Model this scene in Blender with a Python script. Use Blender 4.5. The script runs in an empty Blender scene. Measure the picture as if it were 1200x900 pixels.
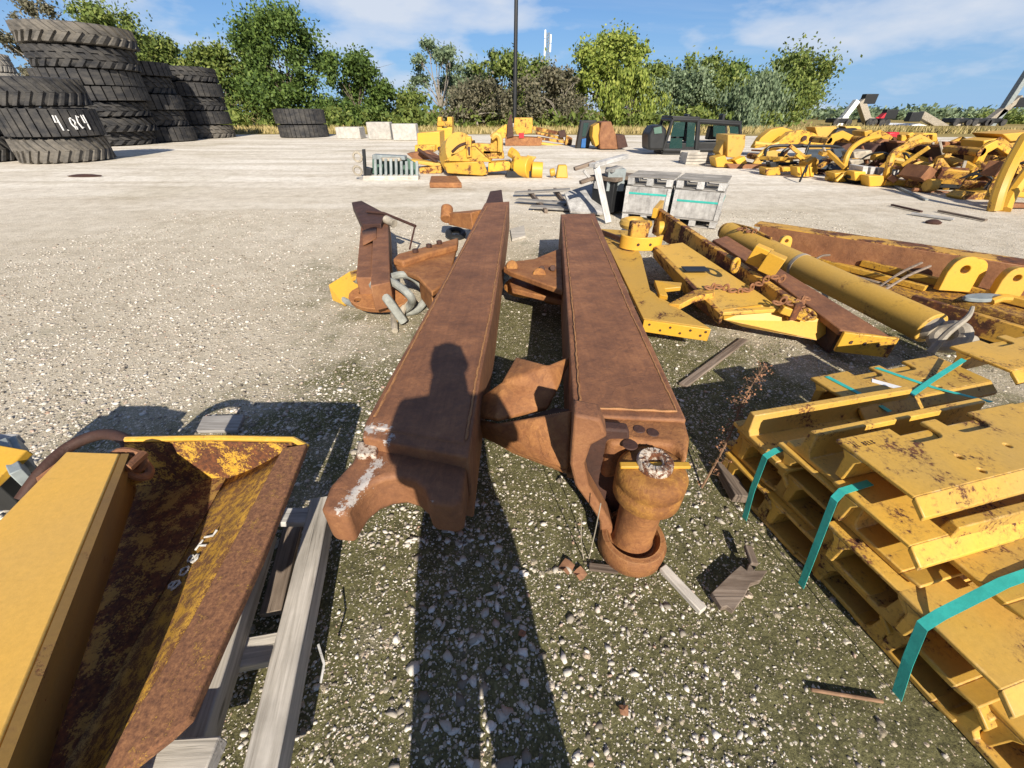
import bpy, bmesh, math, random
import numpy as np
from mathutils import Vector as V, Matrix as M
R = math.radians
rnd = random.Random(7)
SC = bpy.context.scene
COL = SC.collection
# ---------------------------------------------------------------- camera
F, PITCH, H = 460.0, R(34.82), 1.55
SP, CP = math.sin(PITCH), math.cos(PITCH)
cam = bpy.data.cameras.new('camera'); co = bpy.data.objects.new('camera', cam); COL.objects.link(co)
co.location = (0, 0, H); co.rotation_euler = (R(90) - PITCH, 0, 0)
cam.sensor_width = 36; cam.lens = 36 * F / 1200; cam.clip_start = .02; cam.clip_end = 3000
SC.camera = co
def ray(px, py):
    u, v = (px - 600) / F, (450 - py) / F
    return V((u, CP + v * SP, -SP + v * CP))
def at(px, py, z=0.0):
    d = ray(px, py); t = (z - H) / d.z
    return V((d.x * t, d.y * t, z))
def atY(px, py, Y):
    d = ray(px, py); t = Y / d.y
    return V((d.x * t, Y, H + d.z * t))
# ---------------------------------------------------------------- mesh helpers
Z = V((0, 0, 1))
def frame(p0, p1, up=Z):
    x = (p1 - p0).normalized(); y = up.cross(x)
    if y.length < 1e-4: y = V((0, 1, 0)).cross(x)
    y.normalize(); z = x.cross(y)
    return M(((x.x, y.x, z.x, p0.x), (x.y, y.y, z.y, p0.y), (x.z, y.z, z.z, p0.z), (0, 0, 0, 1)))
class MB:
    def __init__(s): s.v = []; s.f = []
    def add(s, vs, fs, m=None):
        k = len(s.v)
        s.v += [tuple(m @ V(p)) if m is not None else tuple(p) for p in vs]
        s.f += [tuple(i + k for i in f) for f in fs]; return s
    def box(s, c, d, m=None, taper=(1, 1)):
        x, y, z = d[0] / 2, d[1] / 2, d[2] / 2; a, b = taper
        vs = [(-x, -y, -z), (x, -y, -z), (x, y, -z), (-x, y, -z), (-x * a, -y * b, z), (x * a, -y * b, z), (x * a, y * b, z), (-x * a, y * b, z)]
        vs = [V(p) + V(c) for p in vs]
        return s.add(vs, [(3, 2, 1, 0), (4, 5, 6, 7), (0, 1, 5, 4), (1, 2, 6, 5), (2, 3, 7, 6), (3, 0, 4, 7)], m)
    def bar(s, p0, p1, w, h, up=Z, w1=None, h1=None):
        p0, p1 = V(p0), V(p1); m = frame(p0, p1, up); L = (p1 - p0).length
        w1 = w if w1 is None else w1; h1 = h if h1 is None else h1
        vs = []
        for x, a, b in ((0, w / 2, h / 2), (L, w1 / 2, h1 / 2)):
            vs += [(x, -a, -b), (x, a, -b), (x, a, b), (x, -a, b)]
        return s.add(vs, [(0, 1, 2, 3), (7, 6, 5, 4), (0, 4, 5, 1), (1, 5, 6, 2), (2, 6, 7, 3), (3, 7, 4, 0)], m)
    def ext(s, pts, vec):
        n = len(pts); vec = V(vec); vs = [V(p) for p in pts] + [V(p) + vec for p in pts]
        return s.add(vs, [tuple(range(n))[::-1], tuple(range(n, 2 * n))] + [(i, (i + 1) % n, n + (i + 1) % n, n + i) for i in range(n)])
    def prism(s, pts, h, m=None, holes=()):
        bm = bmesh.new(); es = []; loops = []
        for lp in [pts] + list(holes):
            vv = [bm.verts.new((p[0], p[1], 0)) for p in lp]; loops.append(vv)
            es += [bm.edges.new((vv[i], vv[(i + 1) % len(vv)])) for i in range(len(vv))]
        bmesh.ops.triangle_fill(bm, use_beauty=True, use_dissolve=False, edges=es)
        bm.verts.index_update()
        vs = [v.co.copy() for v in bm.verts]; n = len(vs); fs = [tuple(v.index for v in f.verts) for f in bm.faces]
        al = vs + [p + V((0, 0, h)) for p in vs]
        ff = [f[::-1] for f in fs] + [tuple(i + n for i in f) for f in fs]
        for lp in loops:
            ix = [v.index for v in lp]
            ff += [(ix[i], ix[(i + 1) % len(ix)], n + ix[(i + 1) % len(ix)], n + ix[i]) for i in range(len(ix))]
        bm.free(); return s.add(al, ff, m)
    def tube(s, path, r, n=10, cap=True, m=None, ang=0, sq=1.0):
        P = [V(p) for p in path]; k = len(P); rr = r if isinstance(r, (list, tuple)) else [r] * k
        vs = []; up = None
        for i in range(k):
            t = (P[min(i + 1, k - 1)] - P[max(i - 1, 0)]).normalized()
            if up is None:
                up = Z if abs(t.z) < .9 else V((0, 1, 0))
            a = t.cross(up)
            if a.length < 1e-5: a = t.orthogonal()
            a.normalize(); b = a.cross(t).normalized(); up = b
            for j in range(n):
                q = 2 * math.pi * j / n + ang
                vs.append(P[i] + a * math.cos(q) * rr[i] + b * math.sin(q) * rr[i] * sq)
        fs = [(i * n + j, i * n + (j + 1) % n, (i + 1) * n + (j + 1) % n, (i + 1) * n + j) for i in range(k - 1) for j in range(n)]
        if cap: fs += [tuple(range(n))[::-1], tuple(range((k - 1) * n, k * n))]
        return s.add(vs, fs, m)
    def cyl(s, p0, p1, r0, r1=None, n=20, cap=True): return s.tube([p0, p1], [r0, r0 if r1 is None else r1], n, cap)
    def lathe(s, prof, m=None, n=32, closed=False):
        k = len(prof); vs = []
        for i in range(n):
            q = 2 * math.pi * i / n; c, d = math.cos(q), math.sin(q)
            vs += [(p[0] * c, p[0] * d, p[1]) for p in prof]
        fs = []
        for i in range(n):
            j = (i + 1) % n
            for a in range(k if closed else k - 1):
                b = (a + 1) % k; fs.append((i * k + a, j * k + a, j * k + b, i * k + b))
        if not closed: fs += [tuple(i * k for i in range(n))[::-1], tuple(i * k + k - 1 for i in range(n))]
        return s.add(vs, fs, m)
    def torus(s, c, R0, r, axis=Z, n=20, k=8, sx=1.0):
        m = frame(V(c), V(c) + V(axis).normalized(), V((0, 1, .1))); vs = []
        for i in range(n):
            q = 2 * math.pi * i / n
            for j in range(k):
                a = 2 * math.pi * j / k
                vs.append((r * math.sin(a), (R0 + r * math.cos(a)) * math.cos(q) * sx, (R0 + r * math.cos(a)) * math.sin(q)))
        return s.add(vs, [(i * k + j, ((i + 1) % n) * k + j, ((i + 1) % n) * k + (j + 1) % k, i * k + (j + 1) % k) for i in range(n) for j in range(k)], m)
    def build(s, name, mat, parent=None, bevel=0, smooth=None, solid=0, at=None, sub=0, seg=2, off=-1):
        me = bpy.data.meshes.new(name)
        loc = V(at) if at is not None else V((0, 0, 0))
        if parent is None and at is None and s.v:
            a = np.array(s.v); loc = V(((a[:, 0].min() + a[:, 0].max()) / 2, (a[:, 1].min() + a[:, 1].max()) / 2, a[:, 2].min()))
        pl = loc
        if parent is not None:
            pl = wloc(parent)
        me.from_pydata([tuple(V(p) - pl) for p in s.v], [], s.f); me.validate()
        bm = bmesh.new(); bm.from_mesh(me)
        if solid == 0: bmesh.ops.recalc_face_normals(bm, faces=bm.faces)
        bm.to_mesh(me); bm.free()
        me.materials.append(mat)
        o = bpy.data.objects.new(name, me); COL.objects.link(o)
        if parent is not None: o.parent = parent
        else: o.location = loc
        if solid:
            md = o.modifiers.new('thickness', 'SOLIDIFY'); md.thickness = solid; md.offset = off; md.use_even_offset = True
        if bevel:
            md = o.modifiers.new('edges', 'BEVEL'); md.width = bevel; md.segments = seg; md.limit_method = 'ANGLE'; md.angle_limit = R(38)
        if sub:
            md = o.modifiers.new('smooth', 'SUBSURF'); md.levels = sub; md.render_levels = sub
        if smooth is None: smooth = 35
        if smooth:
            me.polygons.foreach_set('use_smooth', [True] * len(me.polygons)); me.set_sharp_from_angle(angle=R(smooth))
        return o
def wloc(o):
    p = V((0, 0, 0))
    while o is not None: p += o.location; o = o.parent
    return p
def tag(o, label=None, cat=None, group=None, kind=None):
    if label: o['label'] = label
    if cat: o['category'] = cat
    if group: o['group'] = group
    if kind: o['kind'] = kind
    return o
def thing(name, label, cat, loc, group=None, rz=0):
    o = bpy.data.objects.new(name, None); COL.objects.link(o); o.location = V(loc); o.rotation_euler.z = rz; o.empty_display_size = .1
    return tag(o, label, cat, group)
def copy_tree(o, parent=None):
    c = o.copy(); COL.objects.link(c); c.parent = parent
    for ch in list(o.children): copy_tree(ch, c)
    return c
def board(name, p0, p1, w, h, mat, parent=None, up=Z, bevel=.004, sag=0):
    """a straight piece with its own local axes (x along it), so grain follows it"""
    p0, p1 = V(p0), V(p1); L = (p1 - p0).length; mb = MB(); n = 6
    vs = []
    for i in range(n + 1):
        x = L * i / n; d = rnd.uniform(-1, 1) * sag
        vs += [(x, -w / 2 + d, -h / 2), (x, w / 2 + d, -h / 2), (x, w / 2 + d, h / 2 + d * .5), (x, -w / 2 + d, h / 2 + d * .5)]
    fs = [(0, 1, 2, 3), tuple(4 * n + j for j in (3, 2, 1, 0))]
    for i in range(n):
        for j in range(4): fs.append((4 * i + j, 4 * i + 4 + j, 4 * i + 4 + (j + 1) % 4, 4 * i + (j + 1) % 4))
    mb.add(vs, fs); o = mb.build(name, mat, None, bevel=bevel, at=(0, 0, 0))
    m = frame(p0, p1, V(up))
    if parent is not None:
        o.parent = parent; m = M.Translation(-wloc(parent)) @ m
    o.matrix_local = m
    return o
def bez(pts, n=6):
    """smooth path through points"""
    P = [V(p) for p in pts]; out = []
    for i in range(len(P) - 1):
        a, b, c, d = P[max(i - 1, 0)], P[i], P[i + 1], P[min(i + 2, len(P) - 1)]
        for k in range(n):
            t = k / n
            out.append(.5 * ((2 * b) + (c - a) * t + (2 * a - 5 * b + 4 * c - d) * t * t + (3 * b - a - 3 * c + d) * t ** 3))
    return out + [P[-1]]
def circ(cx, cy, r, n=14, a0=0, a1=360):
    full = abs(a1 - a0) >= 360
    return [(cx + r * math.cos(R(a0 + (a1 - a0) * i / (n if full else n - 1))), cy + r * math.sin(R(a0 + (a1 - a0) * i / (n if full else n - 1)))) for i in range(n)]
# ---------------------------------------------------------------- materials
class G:
    def __init__(s, name):
        s.m = bpy.data.materials.new(name); s.m.use_nodes = True; s.t = s.m.node_tree; s.b = s.t.nodes['Principled BSDF']
        s.out = s.t.nodes['Material Output']
        tc = s.n('ShaderNodeTexCoord'); oi = s.n('ShaderNodeObjectInfo'); s.rand = oi.outputs['Random']
        mul = s.math('MULTIPLY', oi.outputs['Random'], 57.3)
        va = s.n('ShaderNodeVectorMath'); s.l(tc.outputs['Object'], va.inputs[0]); s.l(mul, va.inputs[1]); s.co = va.outputs[0]; s.raw = tc.outputs['Object']; s.nor = None
    def n(s, t, **k):
        x = s.t.nodes.new(t)
        for a, b in k.items(): setattr(x, a, b)
        return x
    def l(s, a, b): s.t.links.new(a, b)
    def put(s, sock, val):
        if hasattr(val, 'is_output'): s.l(val, sock)
        else: sock.default_value = val
    def math(s, op, a, b=0, clamp=False):
        x = s.n('ShaderNodeMath', operation=op, use_clamp=clamp); s.put(x.inputs[0], a); s.put(x.inputs[1], b); return x.outputs[0]
    def scl(s, v, co=None):
        x = s.n('ShaderNodeMapping'); s.l(co or s.co, x.inputs[0]); x.inputs['Scale'].default_value = v; return x.outputs[0]
    def noise(s, sc, det=6, ro=.6, co=None, dist=0):
        x = s.n('ShaderNodeTexNoise'); s.l(co or s.co, x.inputs['Vector']); x.inputs['Scale'].default_value = sc
        x.inputs['Detail'].default_value = det; x.inputs['Roughness'].default_value = ro; x.inputs['Distortion'].default_value = dist
        return x.outputs['Fac']
    def vor(s, sc, feat='F1', co=None, out='Distance', rn=1):
        x = s.n('ShaderNodeTexVoronoi', feature=feat); s.l(co or s.co, x.inputs['Vector']); x.inputs['Scale'].default_value = sc
        if 'Randomness' in x.inputs: x.inputs['Randomness'].default_value = rn
        return x.outputs[out]
    def ramp(s, f, stops, interp='LINEAR'):
        x = s.n('ShaderNodeValToRGB'); x.color_ramp.interpolation = interp; e = x.color_ramp.elements
        while len(e) < len(stops): e.new(.5)
        for q, (p, c) in zip(e, stops):
            q.position = p; q.color = (c, c, c, 1) if not hasattr(c, '__len__') else (*c, 1)
        s.l(f, x.inputs[0]); return x.outputs[0]
    def mix(s, f, a, b, bt='MIX'):
        x = s.n('ShaderNodeMix', data_type='RGBA', blend_type=bt); s.put(x.inputs['Factor'], f)
        for k, c in ((6, a), (7, b)):
            if hasattr(c, 'is_output'): s.l(c, x.inputs[k])
            else: x.inputs[k].default_value = (*c, 1)
        return x.outputs[2]
    def bump(s, h, st=.3, d=.01):
        x = s.n('ShaderNodeBump'); x.inputs['Strength'].default_value = st; x.inputs['Distance'].default_value = d; s.l(h, x.inputs['Height'])
        if s.nor is not None: s.l(s.nor, x.inputs['Normal'])
        s.nor = x.outputs[0]; s.l(s.nor, s.b.inputs['Normal'])
    def fin(s, col=None, rough=None, metal=0, spec=None):
        if col is not None: s.put(s.b.inputs['Base Color'], col if hasattr(col, 'is_output') else (*col, 1))
        if rough is not None: s.put(s.b.inputs['Roughness'], rough)
        s.b.inputs['Metallic'].default_value = metal
        if spec is not None: s.b.inputs['Specular IOR Level'].default_value = spec
        return s.m
def edge_mask(g, rad=.012):
    b = g.n('ShaderNodeBevel'); b.samples = 3; b.inputs['Radius'].default_value = rad; ge = g.n('ShaderNodeNewGeometry')
    d = g.n('ShaderNodeVectorMath', operation='DOT_PRODUCT'); g.l(b.outputs[0], d.inputs[0]); g.l(ge.outputs['Normal'], d.inputs[1])
    return g.ramp(g.math('ADD', d.outputs['Value'], g.math('MULTIPLY', g.math('SUBTRACT', g.noise(30, 5, .7), .5), .5)), [(.72, 1), (.93, 0)])
RUST_RAMP = [(.25, (.028, .014, .010)), (.45, (.085, .034, .019)), (.6, (.17, .062, .024)), (.78, (.30, .115, .035))]
def rust_mat(name, ramp, sc=6, streak=None, bump=.35, rough=.88, splash=None, edge=None, side=None):
    g = G(name); a = g.noise(sc, 10, .68); b = g.noise(sc * 9, 6, .7)
    f = g.math('ADD', g.math('MULTIPLY', a, .58), g.math('ADD', g.math('MULTIPLY', b, .26), g.math('MULTIPLY', g.noise(sc * 40, 4, .7), .16)))
    c = g.ramp(f, ramp)
    if streak:
        st = g.noise(1, 8, .7, g.scl(streak)); c = g.mix(.32, c, g.ramp(st, [(.3, (.45, .42, .42)), (.7, (1.3, 1.25, 1.2))]), 'MULTIPLY')
    big = g.noise(1.3, 4, .5); c = g.mix(.45, c, g.ramp(big, [(.3, (.7, .66, .66)), (.7, (1.25, 1.2, 1.12))]), 'MULTIPLY')
    fk = g.noise(sc * 1.6, 4, .55, dist=1.6); c = g.mix(g.math('MULTIPLY', g.ramp(fk, [(.535, 0), (.56, 1)]), .28), c, tuple(x * 1.5 for x in ramp[0][1])); g.bump(g.ramp(fk, [(.535, 1), (.56, 0)]), .35, .002)
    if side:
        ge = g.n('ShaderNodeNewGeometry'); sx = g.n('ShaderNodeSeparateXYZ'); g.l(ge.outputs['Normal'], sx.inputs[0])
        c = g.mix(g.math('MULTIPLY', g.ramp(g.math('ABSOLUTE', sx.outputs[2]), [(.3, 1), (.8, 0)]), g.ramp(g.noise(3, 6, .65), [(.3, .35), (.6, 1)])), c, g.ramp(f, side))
    if edge: c = g.mix(g.math('MULTIPLY', edge_mask(g), .75), c, edge)
    if splash:      # flaking white paint along a line from p to q (object space)
        tot = None
        for (p, q, wd) in splash:
            d = (q - p); L2 = d.length_squared; rel = g.n('ShaderNodeVectorMath', operation='SUBTRACT'); g.l(g.raw, rel.inputs[0]); rel.inputs[1].default_value = p
            dt = g.n('ShaderNodeVectorMath', operation='DOT_PRODUCT'); g.l(rel.outputs[0], dt.inputs[0]); dt.inputs[1].default_value = d
            t = g.math('DIVIDE', dt.outputs['Value'], L2, True); sv = g.n('ShaderNodeVectorMath', operation='SCALE'); sv.inputs[0].default_value = d; g.l(t, sv.inputs['Scale'])
            df = g.n('ShaderNodeVectorMath', operation='DISTANCE'); g.l(rel.outputs[0], df.inputs[0]); g.l(sv.outputs[0], df.inputs[1])
            k = g.math('SUBTRACT', 1, g.math('DIVIDE', df.outputs['Value'], wd)); tot = k if tot is None else g.math('MAXIMUM', tot, k)
        sm = g.math('ADD', g.math('MULTIPLY', tot, .5), g.math('MULTIPLY', g.math('SUBTRACT', g.noise(38, 8, .75, g.raw), .5), 2.4)); sm = g.math('MULTIPLY', g.ramp(sm, [(.30, 0), (.40, 1)]), g.math('GREATER_THAN', tot, 0))
        c = g.mix(g.math('MULTIPLY', sm, .8), c, (.52, .50, .46))
    pit = g.ramp(g.vor(55), [(.0, 0), (.22, 1)]); pm = g.ramp(g.noise(4, 5, .6), [(.5, 0), (.62, 1)]); g.bump(g.math('MULTIPLY', pit, pm), .5, .003)
    g.bump(b, bump, .004); g.bump(g.noise(sc * 30, 3, .6), bump * .7, .002); g.bump(a, .6, .012); g.bump(big, .5, .02)
    return g.fin(c, g.math('SUBTRACT', rough, g.math('MULTIPLY', a, .35)), 0, .4)
def paint_mat(name, base, dirt, amt=.5, sc=4, fleck=.5, rough=.42, rustramp=RUST_RAMP, dusty=.35, edge=0):
    """worn paint: amt .35 = heavily rusted, .7 = nearly clean"""
    g = G(name); a = g.noise(sc, 10, .72, dist=.3); b = g.noise(sc * 12, 6, .7)
    f = g.math('ADD', g.math('MULTIPLY', a, 1 - fleck * .5), g.math('MULTIPLY', b, fleck * .5))
    mask = g.ramp(f, [(amt - .015, 1), (amt + .015, 0)])
    rc = g.ramp(g.noise(sc * 5, 8, .7), rustramp)
    d = g.noise(1.7, 6, .6); pc = g.mix(g.ramp(d, [(.35, 0), (.7, dusty)]), base, dirt)
    fine = g.noise(70, 4, .7); pc = g.mix(.3, pc, g.ramp(fine, [(.3, (.72, .70, .66)), (.65, (1.12, 1.1, 1.08))]), 'MULTIPLY')
    rim = g.ramp(f, [(amt - .02, 0), (amt + .02, 1), (amt + .06, 0)])
    scr = g.ramp(g.noise(1, 5, .8, g.scl((3, 60, 60))), [(.66, 0), (.72, .5)])
    pc = g.mix(scr, pc, tuple(x * .5 for x in dirt))
    c = g.mix(mask, pc, rc); c = g.mix(g.math('MULTIPLY', rim, .35), c, (.22, .12, .04))
    if edge: c = g.mix(g.math('MULTIPLY', edge_mask(g, .009), edge), c, g.ramp(g.noise(22, 4, .6), [(.40, (.10, .04, .02)), (.52, (.30, .16, .06)), (.62, (.62, .52, .36))]))
    hv = g.math('ADD', g.math('MULTIPLY', g.rand, .3), .85); vv = g.n('ShaderNodeHueSaturation'); g.l(hv, vv.inputs['Value']); g.l(c, vv.inputs['Color'])
    ro = g.math('ADD', g.math('MULTIPLY', mask, .4), g.math('ADD', g.math('MULTIPLY', d, .25), rough - .1), True)
    g.bump(g.math('MULTIPLY', mask, -1), .35, .002); g.bump(b, .22, .003)
    return g.fin(vv.outputs[0], ro, 0, .4)
def plain_mat(name, base, rough=.6, var=.25, sc=5, bump=.1, metal=0, spec=.4):
    g = G(name); a = g.noise(sc, 8, .65); c = g.mix(1, g.mix(0, base, base), g.ramp(a, [(.3, (1 - var,) * 3), (.7, (1 + var,) * 3)]), 'MULTIPLY')
    hv = g.math('ADD', g.math('MULTIPLY', g.rand, .24), .88); vv = g.n('ShaderNodeHueSaturation'); g.l(hv, vv.inputs['Value']); g.l(c, vv.inputs['Color'])
    g.bump(g.noise(sc * 8, 5, .65), bump, .005)
    return g.fin(vv.outputs[0], rough, metal, spec)
def wood_mat(name, c0, c1, dark=.35):
    g = G(name); w = g.noise(1, 9, .7, g.scl((2.0, 42, 42)), 1.2); big = g.noise(2.2, 4, .6, g.scl((1, 4, 4)))
    c = g.ramp(g.math('ADD', g.math('MULTIPLY', w, .75), g.math('MULTIPLY', big, .25)), [(.28, tuple(x * dark for x in c0)), (.42, c0), (.68, c1)])
    cr = g.ramp(g.noise(1, 4, .6, g.scl((1.1, 75, 75))), [(.64, 1), (.68, .28)]); c = g.mix(1, c, cr, 'MULTIPLY'); stn = g.ramp(g.noise(3.5, 5, .6), [(.38, .62), (.56, 1)]); c = g.mix(.7, c, stn, 'MULTIPLY')
    kn = g.ramp(g.vor(1, 'F1', g.scl((3.3, 14, 14))), [(.06, .35), (.13, 1)]); c = g.mix(.8, c, kn, 'MULTIPLY')
    hv = g.math('ADD', g.math('MULTIPLY', g.rand, .35), .82); vv = g.n('ShaderNodeHueSaturation'); g.l(hv, vv.inputs['Value']); g.l(c, vv.inputs['Color'])
    g.bump(w, .45, .004)
    return g.fin(vv.outputs[0], .88, 0, .2)
Yb, Yd = (.64, .36, .035), (.42, .27, .085)
MT = {}
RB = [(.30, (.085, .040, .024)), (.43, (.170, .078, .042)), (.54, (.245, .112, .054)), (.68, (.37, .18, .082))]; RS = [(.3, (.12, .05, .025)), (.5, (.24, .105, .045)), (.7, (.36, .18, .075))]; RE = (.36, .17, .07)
MT['rust'] = rust_mat('rust_brown', RB, 5, (60, 1.5, 60), .3, .88, None, RE, RS)
MT['rust_dark'] = rust_mat('rust_dark', [(.3, (.03, .016, .013)), (.55, (.07, .032, .022)), (.75, (.14, .058, .03))], 6)
MT['rust_orange'] = rust_mat('rust_orange', [(.25, (.10, .042, .020)), (.43, (.23, .095, .036)), (.58, (.36, .165, .058)), (.75, (.52, .29, .11))], 7, None, .6, .85, None, (.50, .28, .12))
MT['rust_pin'] = rust_mat('rust_pin', [(.3, (.11, .042, .018)), (.46, (.26, .11, .030)), (.6, (.44, .22, .045)), (.75, (.56, .34, .07))], 9, None, .7)
MT['yellow'] = paint_mat('yellow_paint', Yb, Yd, .36, 4, .5, edge=.6)
MT['yellow_worn'] = paint_mat('yellow_paint_worn', Yb, Yd, .45, 5, .6, edge=.6)
MT['yellow_rusty'] = paint_mat('yellow_paint_rusty', (.62, .33, .03), Yd, .50, 30, .8, .6, [(.3, (.07, .03, .015)), (.5, (.17, .075, .03)), (.7, (.33, .16, .06))])
MT['rust_fleck'] = paint_mat('rust_with_yellow_flecks', (.55, .30, .05), (.30, .17, .06), .575, 20, .8, .7, RB)
MT['end_wall'] = paint_mat('end_wall_paint', (.64, .36, .035), (.44, .28, .08), .515, 12, .7, .5)
MT['chalk'] = plain_mat('chalk', (.50, .49, .46), .95, .4, 60, .1)
MT['trough_floor'] = paint_mat('trough_floor_rust', (.50, .28, .04), (.25, .15, .06), .52, 14, .7, .7, dusty=.7)
MT['yellow_half'] = paint_mat('yellow_paint_half_rusted', (.60, .33, .045), (.36, .22, .08), .49, 3.2, .45, .55)
MT['yellow_shoe'] = paint_mat('yellow_paint_track_shoe', (.64, .37, .05), (.44, .29, .09), .425, 6, .75, .45, dusty=.8, edge=1.0)
MT['yellow_plate'] = paint_mat('yellow_paint_sunned_plate', (.62, .36, .065), (.50, .31, .09), .31, 4, .4, .45, dusty=.6, edge=.4)
MT['yellow_grime'] = paint_mat('yellow_paint_grimy', (.30, .175, .04), (.16, .10, .05), .40, 4, .5, .6, dusty=.8)  # darker yellow: the shade on the trough's side wall is put into its colour
MT['pale_rust'] = paint_mat('pale_chipped_steel', (.55, .50, .43), (.30, .24, .18), .50, 30, .6, .6)
MT['yellow_dusty'] = paint_mat('yellow_paint_dusty', (.60, .36, .06), (.44, .30, .11), .40, 5, .5, .55, dusty=.45)
MT['black'] = plain_mat('black_paint', (.016, .017, .018), .45)
MT['rubber'] = None
MT['wood'] = wood_mat('weathered_wood', (.42, .385, .33), (.72, .67, .59))
MT['wood_grey'] = wood_mat('grey_weathered_wood', (.22, .205, .185), (.42, .40, .37))
MT['wood_dark'] = wood_mat('old_brown_wood', (.16, .12, .09), (.36, .29, .23))
MT['wood_white'] = wood_mat('bleached_wood', (.40, .39, .37), (.64, .63, .61), .45)
MT['concrete'] = plain_mat('concrete', (.42, .40, .36), .9, .22, 6, .3, spec=.2)
MT['strap'] = plain_mat('teal_strap', (.04, .40, .34), .45, .2, 14, .15)
MT['grey_steel'] = plain_mat('grey_steel', (.24, .27, .27), .55, .3, 8, .15)
MT['pale_steel'] = plain_mat('pale_worn_steel', (.34, .30, .235), .55, .45, 9, .3)
MT['white_paint'] = plain_mat('white_paint', (.78, .78, .76), .5, .12, 6, .05)
MT['red'] = plain_mat('red_paint', (.45, .02, .03), .45, .2, 6, .05)
MT['hose'] = plain_mat('grey_hose', (.30, .31, .28), .75, .35, 12, .25)
MT['blue'] = plain_mat('blue_paint', (.02, .12, .35), .5)
MT['green'] = plain_mat('faded_green', (.07, .13, .10), .6)
MT['dark_cloth'] = plain_mat('dark_cloth', (.03, .035, .05), .95, .2, 12, .2)
MT['skin'] = plain_mat('skin', (.42, .22, .15), .5, .08, 8, .05)
MT['hair'] = plain_mat('dark_hair', (.02, .014, .01), .6, .3, 30, .4)
MT['stem'] = plain_mat('dry_stem', (.22, .13, .075), .9, .3, 30, .1)
MT['leaf_dry'] = plain_mat('dry_leaf', (.26, .13, .07), .9, .4, 20, .1)
MT['bark'] = plain_mat('bark', (.13, .105, .08), .95, .4, 9, .6, spec=.1)
MT['bark_pale'] = plain_mat('pale_bark', (.28, .25, .21), .95, .35, 9, .5, spec=.1)
def glass_mat():
    g = G('tinted_glass'); g.b.inputs['Transmission Weight'].default_value = .35
    return g.fin((.03, .075, .07), .06, 0, .6)
MT['glass'] = glass_mat()
def tyre_mat(name, base, dust, amt):
    g = G(name); a = g.noise(3, 8, .7); ge = g.n('ShaderNodeNewGeometry'); sx = g.n('ShaderNodeSeparateXYZ'); g.l(ge.outputs['Normal'], sx.inputs[0])
    f = g.ramp(a, [(.5 - amt * .35, 0), (.85 - amt * .35, .75)])
    c = g.mix(f, base, dust); c = g.mix(.4, c, g.ramp(g.noise(14, 6, .7), [(.3, (.6,) * 3), (.7, (1.3,) * 3)]), 'MULTIPLY')
    g.bump(g.noise(20, 5, .6), .25, .02)
    return g.fin(c, .8, 0, .3)
MT['rubber'] = tyre_mat('tyre_rubber', (.024, .025, .028), (.12, .11, .095), .35)
MT['rubber_dusty'] = tyre_mat('dusty_tyre_rubber', (.035, .035, .035), (.20, .18, .15), .75)
MT['rubber_pale'] = tyre_mat('pale_tyre_rubber', (.16, .15, .14), (.34, .32, .28), .8)
# ================================================================ light and sky
SUN_EL = R(29.5); SH = V((-.325, 1.73, 0)).normalized()      # shadows run this way
sd = bpy.data.lights.new('sun', 'SUN'); sd.energy = 5.0; sd.angle = R(.55); sd.color = (1, .91, .78)
so = bpy.data.objects.new('sun', sd); COL.objects.link(so)
ld = V((SH.x * math.cos(SUN_EL), SH.y * math.cos(SUN_EL), -math.sin(SUN_EL)))
so.rotation_euler = ld.to_track_quat('-Z', 'Y').to_euler(); so.location = (3, -8, 8)
w = bpy.data.worlds.new('World'); SC.world = w; w.use_nodes = True
nt = w.node_tree; L = nt.links.new; bg = nt.nodes['Background']; bg.inputs[1].default_value = .05
sky = nt.nodes.new('ShaderNodeTexSky'); sky.sky_type = 'NISHITA'; sky.sun_disc = False; sky.sun_elevation = SUN_EL
sky.sun_rotation = math.atan2(-SH.x, -SH.y); sky.air_density = 1.0; sky.dust_density = .1; sky.ozone_density = 2.2; sky.altitude = 50
tc = nt.nodes.new('ShaderNodeTexCoord'); sep = nt.nodes.new('ShaderNodeSeparateXYZ'); L(tc.outputs['Generated'], sep.inputs[0])
def wm(op, a, b=0, clamp=False):
    x = nt.nodes.new('ShaderNodeMath'); x.operation = op; x.use_clamp = clamp
    for s_, v_ in ((x.inputs[0], a), (x.inputs[1], b)):
        if hasattr(v_, 'is_output'): L(v_, s_)
        else: s_.default_value = v_
    return x.outputs[0]
zz = wm('ADD', wm('MAXIMUM', sep.outputs['Z'], 0), .055)
cmb = nt.nodes.new('ShaderNodeCombineXYZ'); L(wm('DIVIDE', sep.outputs['X'], zz), cmb.inputs[0]); L(wm('DIVIDE', sep.outputs['Y'], zz), cmb.inputs[1])
def wnoise(sc, det, ro, off, dist=.4):
    mp = nt.nodes.new('ShaderNodeMapping'); L(cmb.outputs[0], mp.inputs[0]); mp.inputs['Location'].default_value = off; mp.inputs['Scale'].default_value = (sc[0], sc[1], 1)
    x = nt.nodes.new('ShaderNodeTexNoise'); L(mp.outputs[0], x.inputs['Vector']); x.inputs['Scale'].default_value = 1; x.inputs['Detail'].default_value = det
    x.inputs['Roughness'].default_value = ro; x.inputs['Distortion'].default_value = dist; return x.outputs['Fac']
def wramp(f, stops):
    x = nt.nodes.new('ShaderNodeValToRGB'); e = x.color_ramp.elements
    while len(e) < len(stops): e.new(.5)
    for q, (p, c) in zip(e, stops): q.position = p; q.color = (c, c, c, 1)
    L(f, x.inputs[0]); return x.outputs[0]
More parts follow.
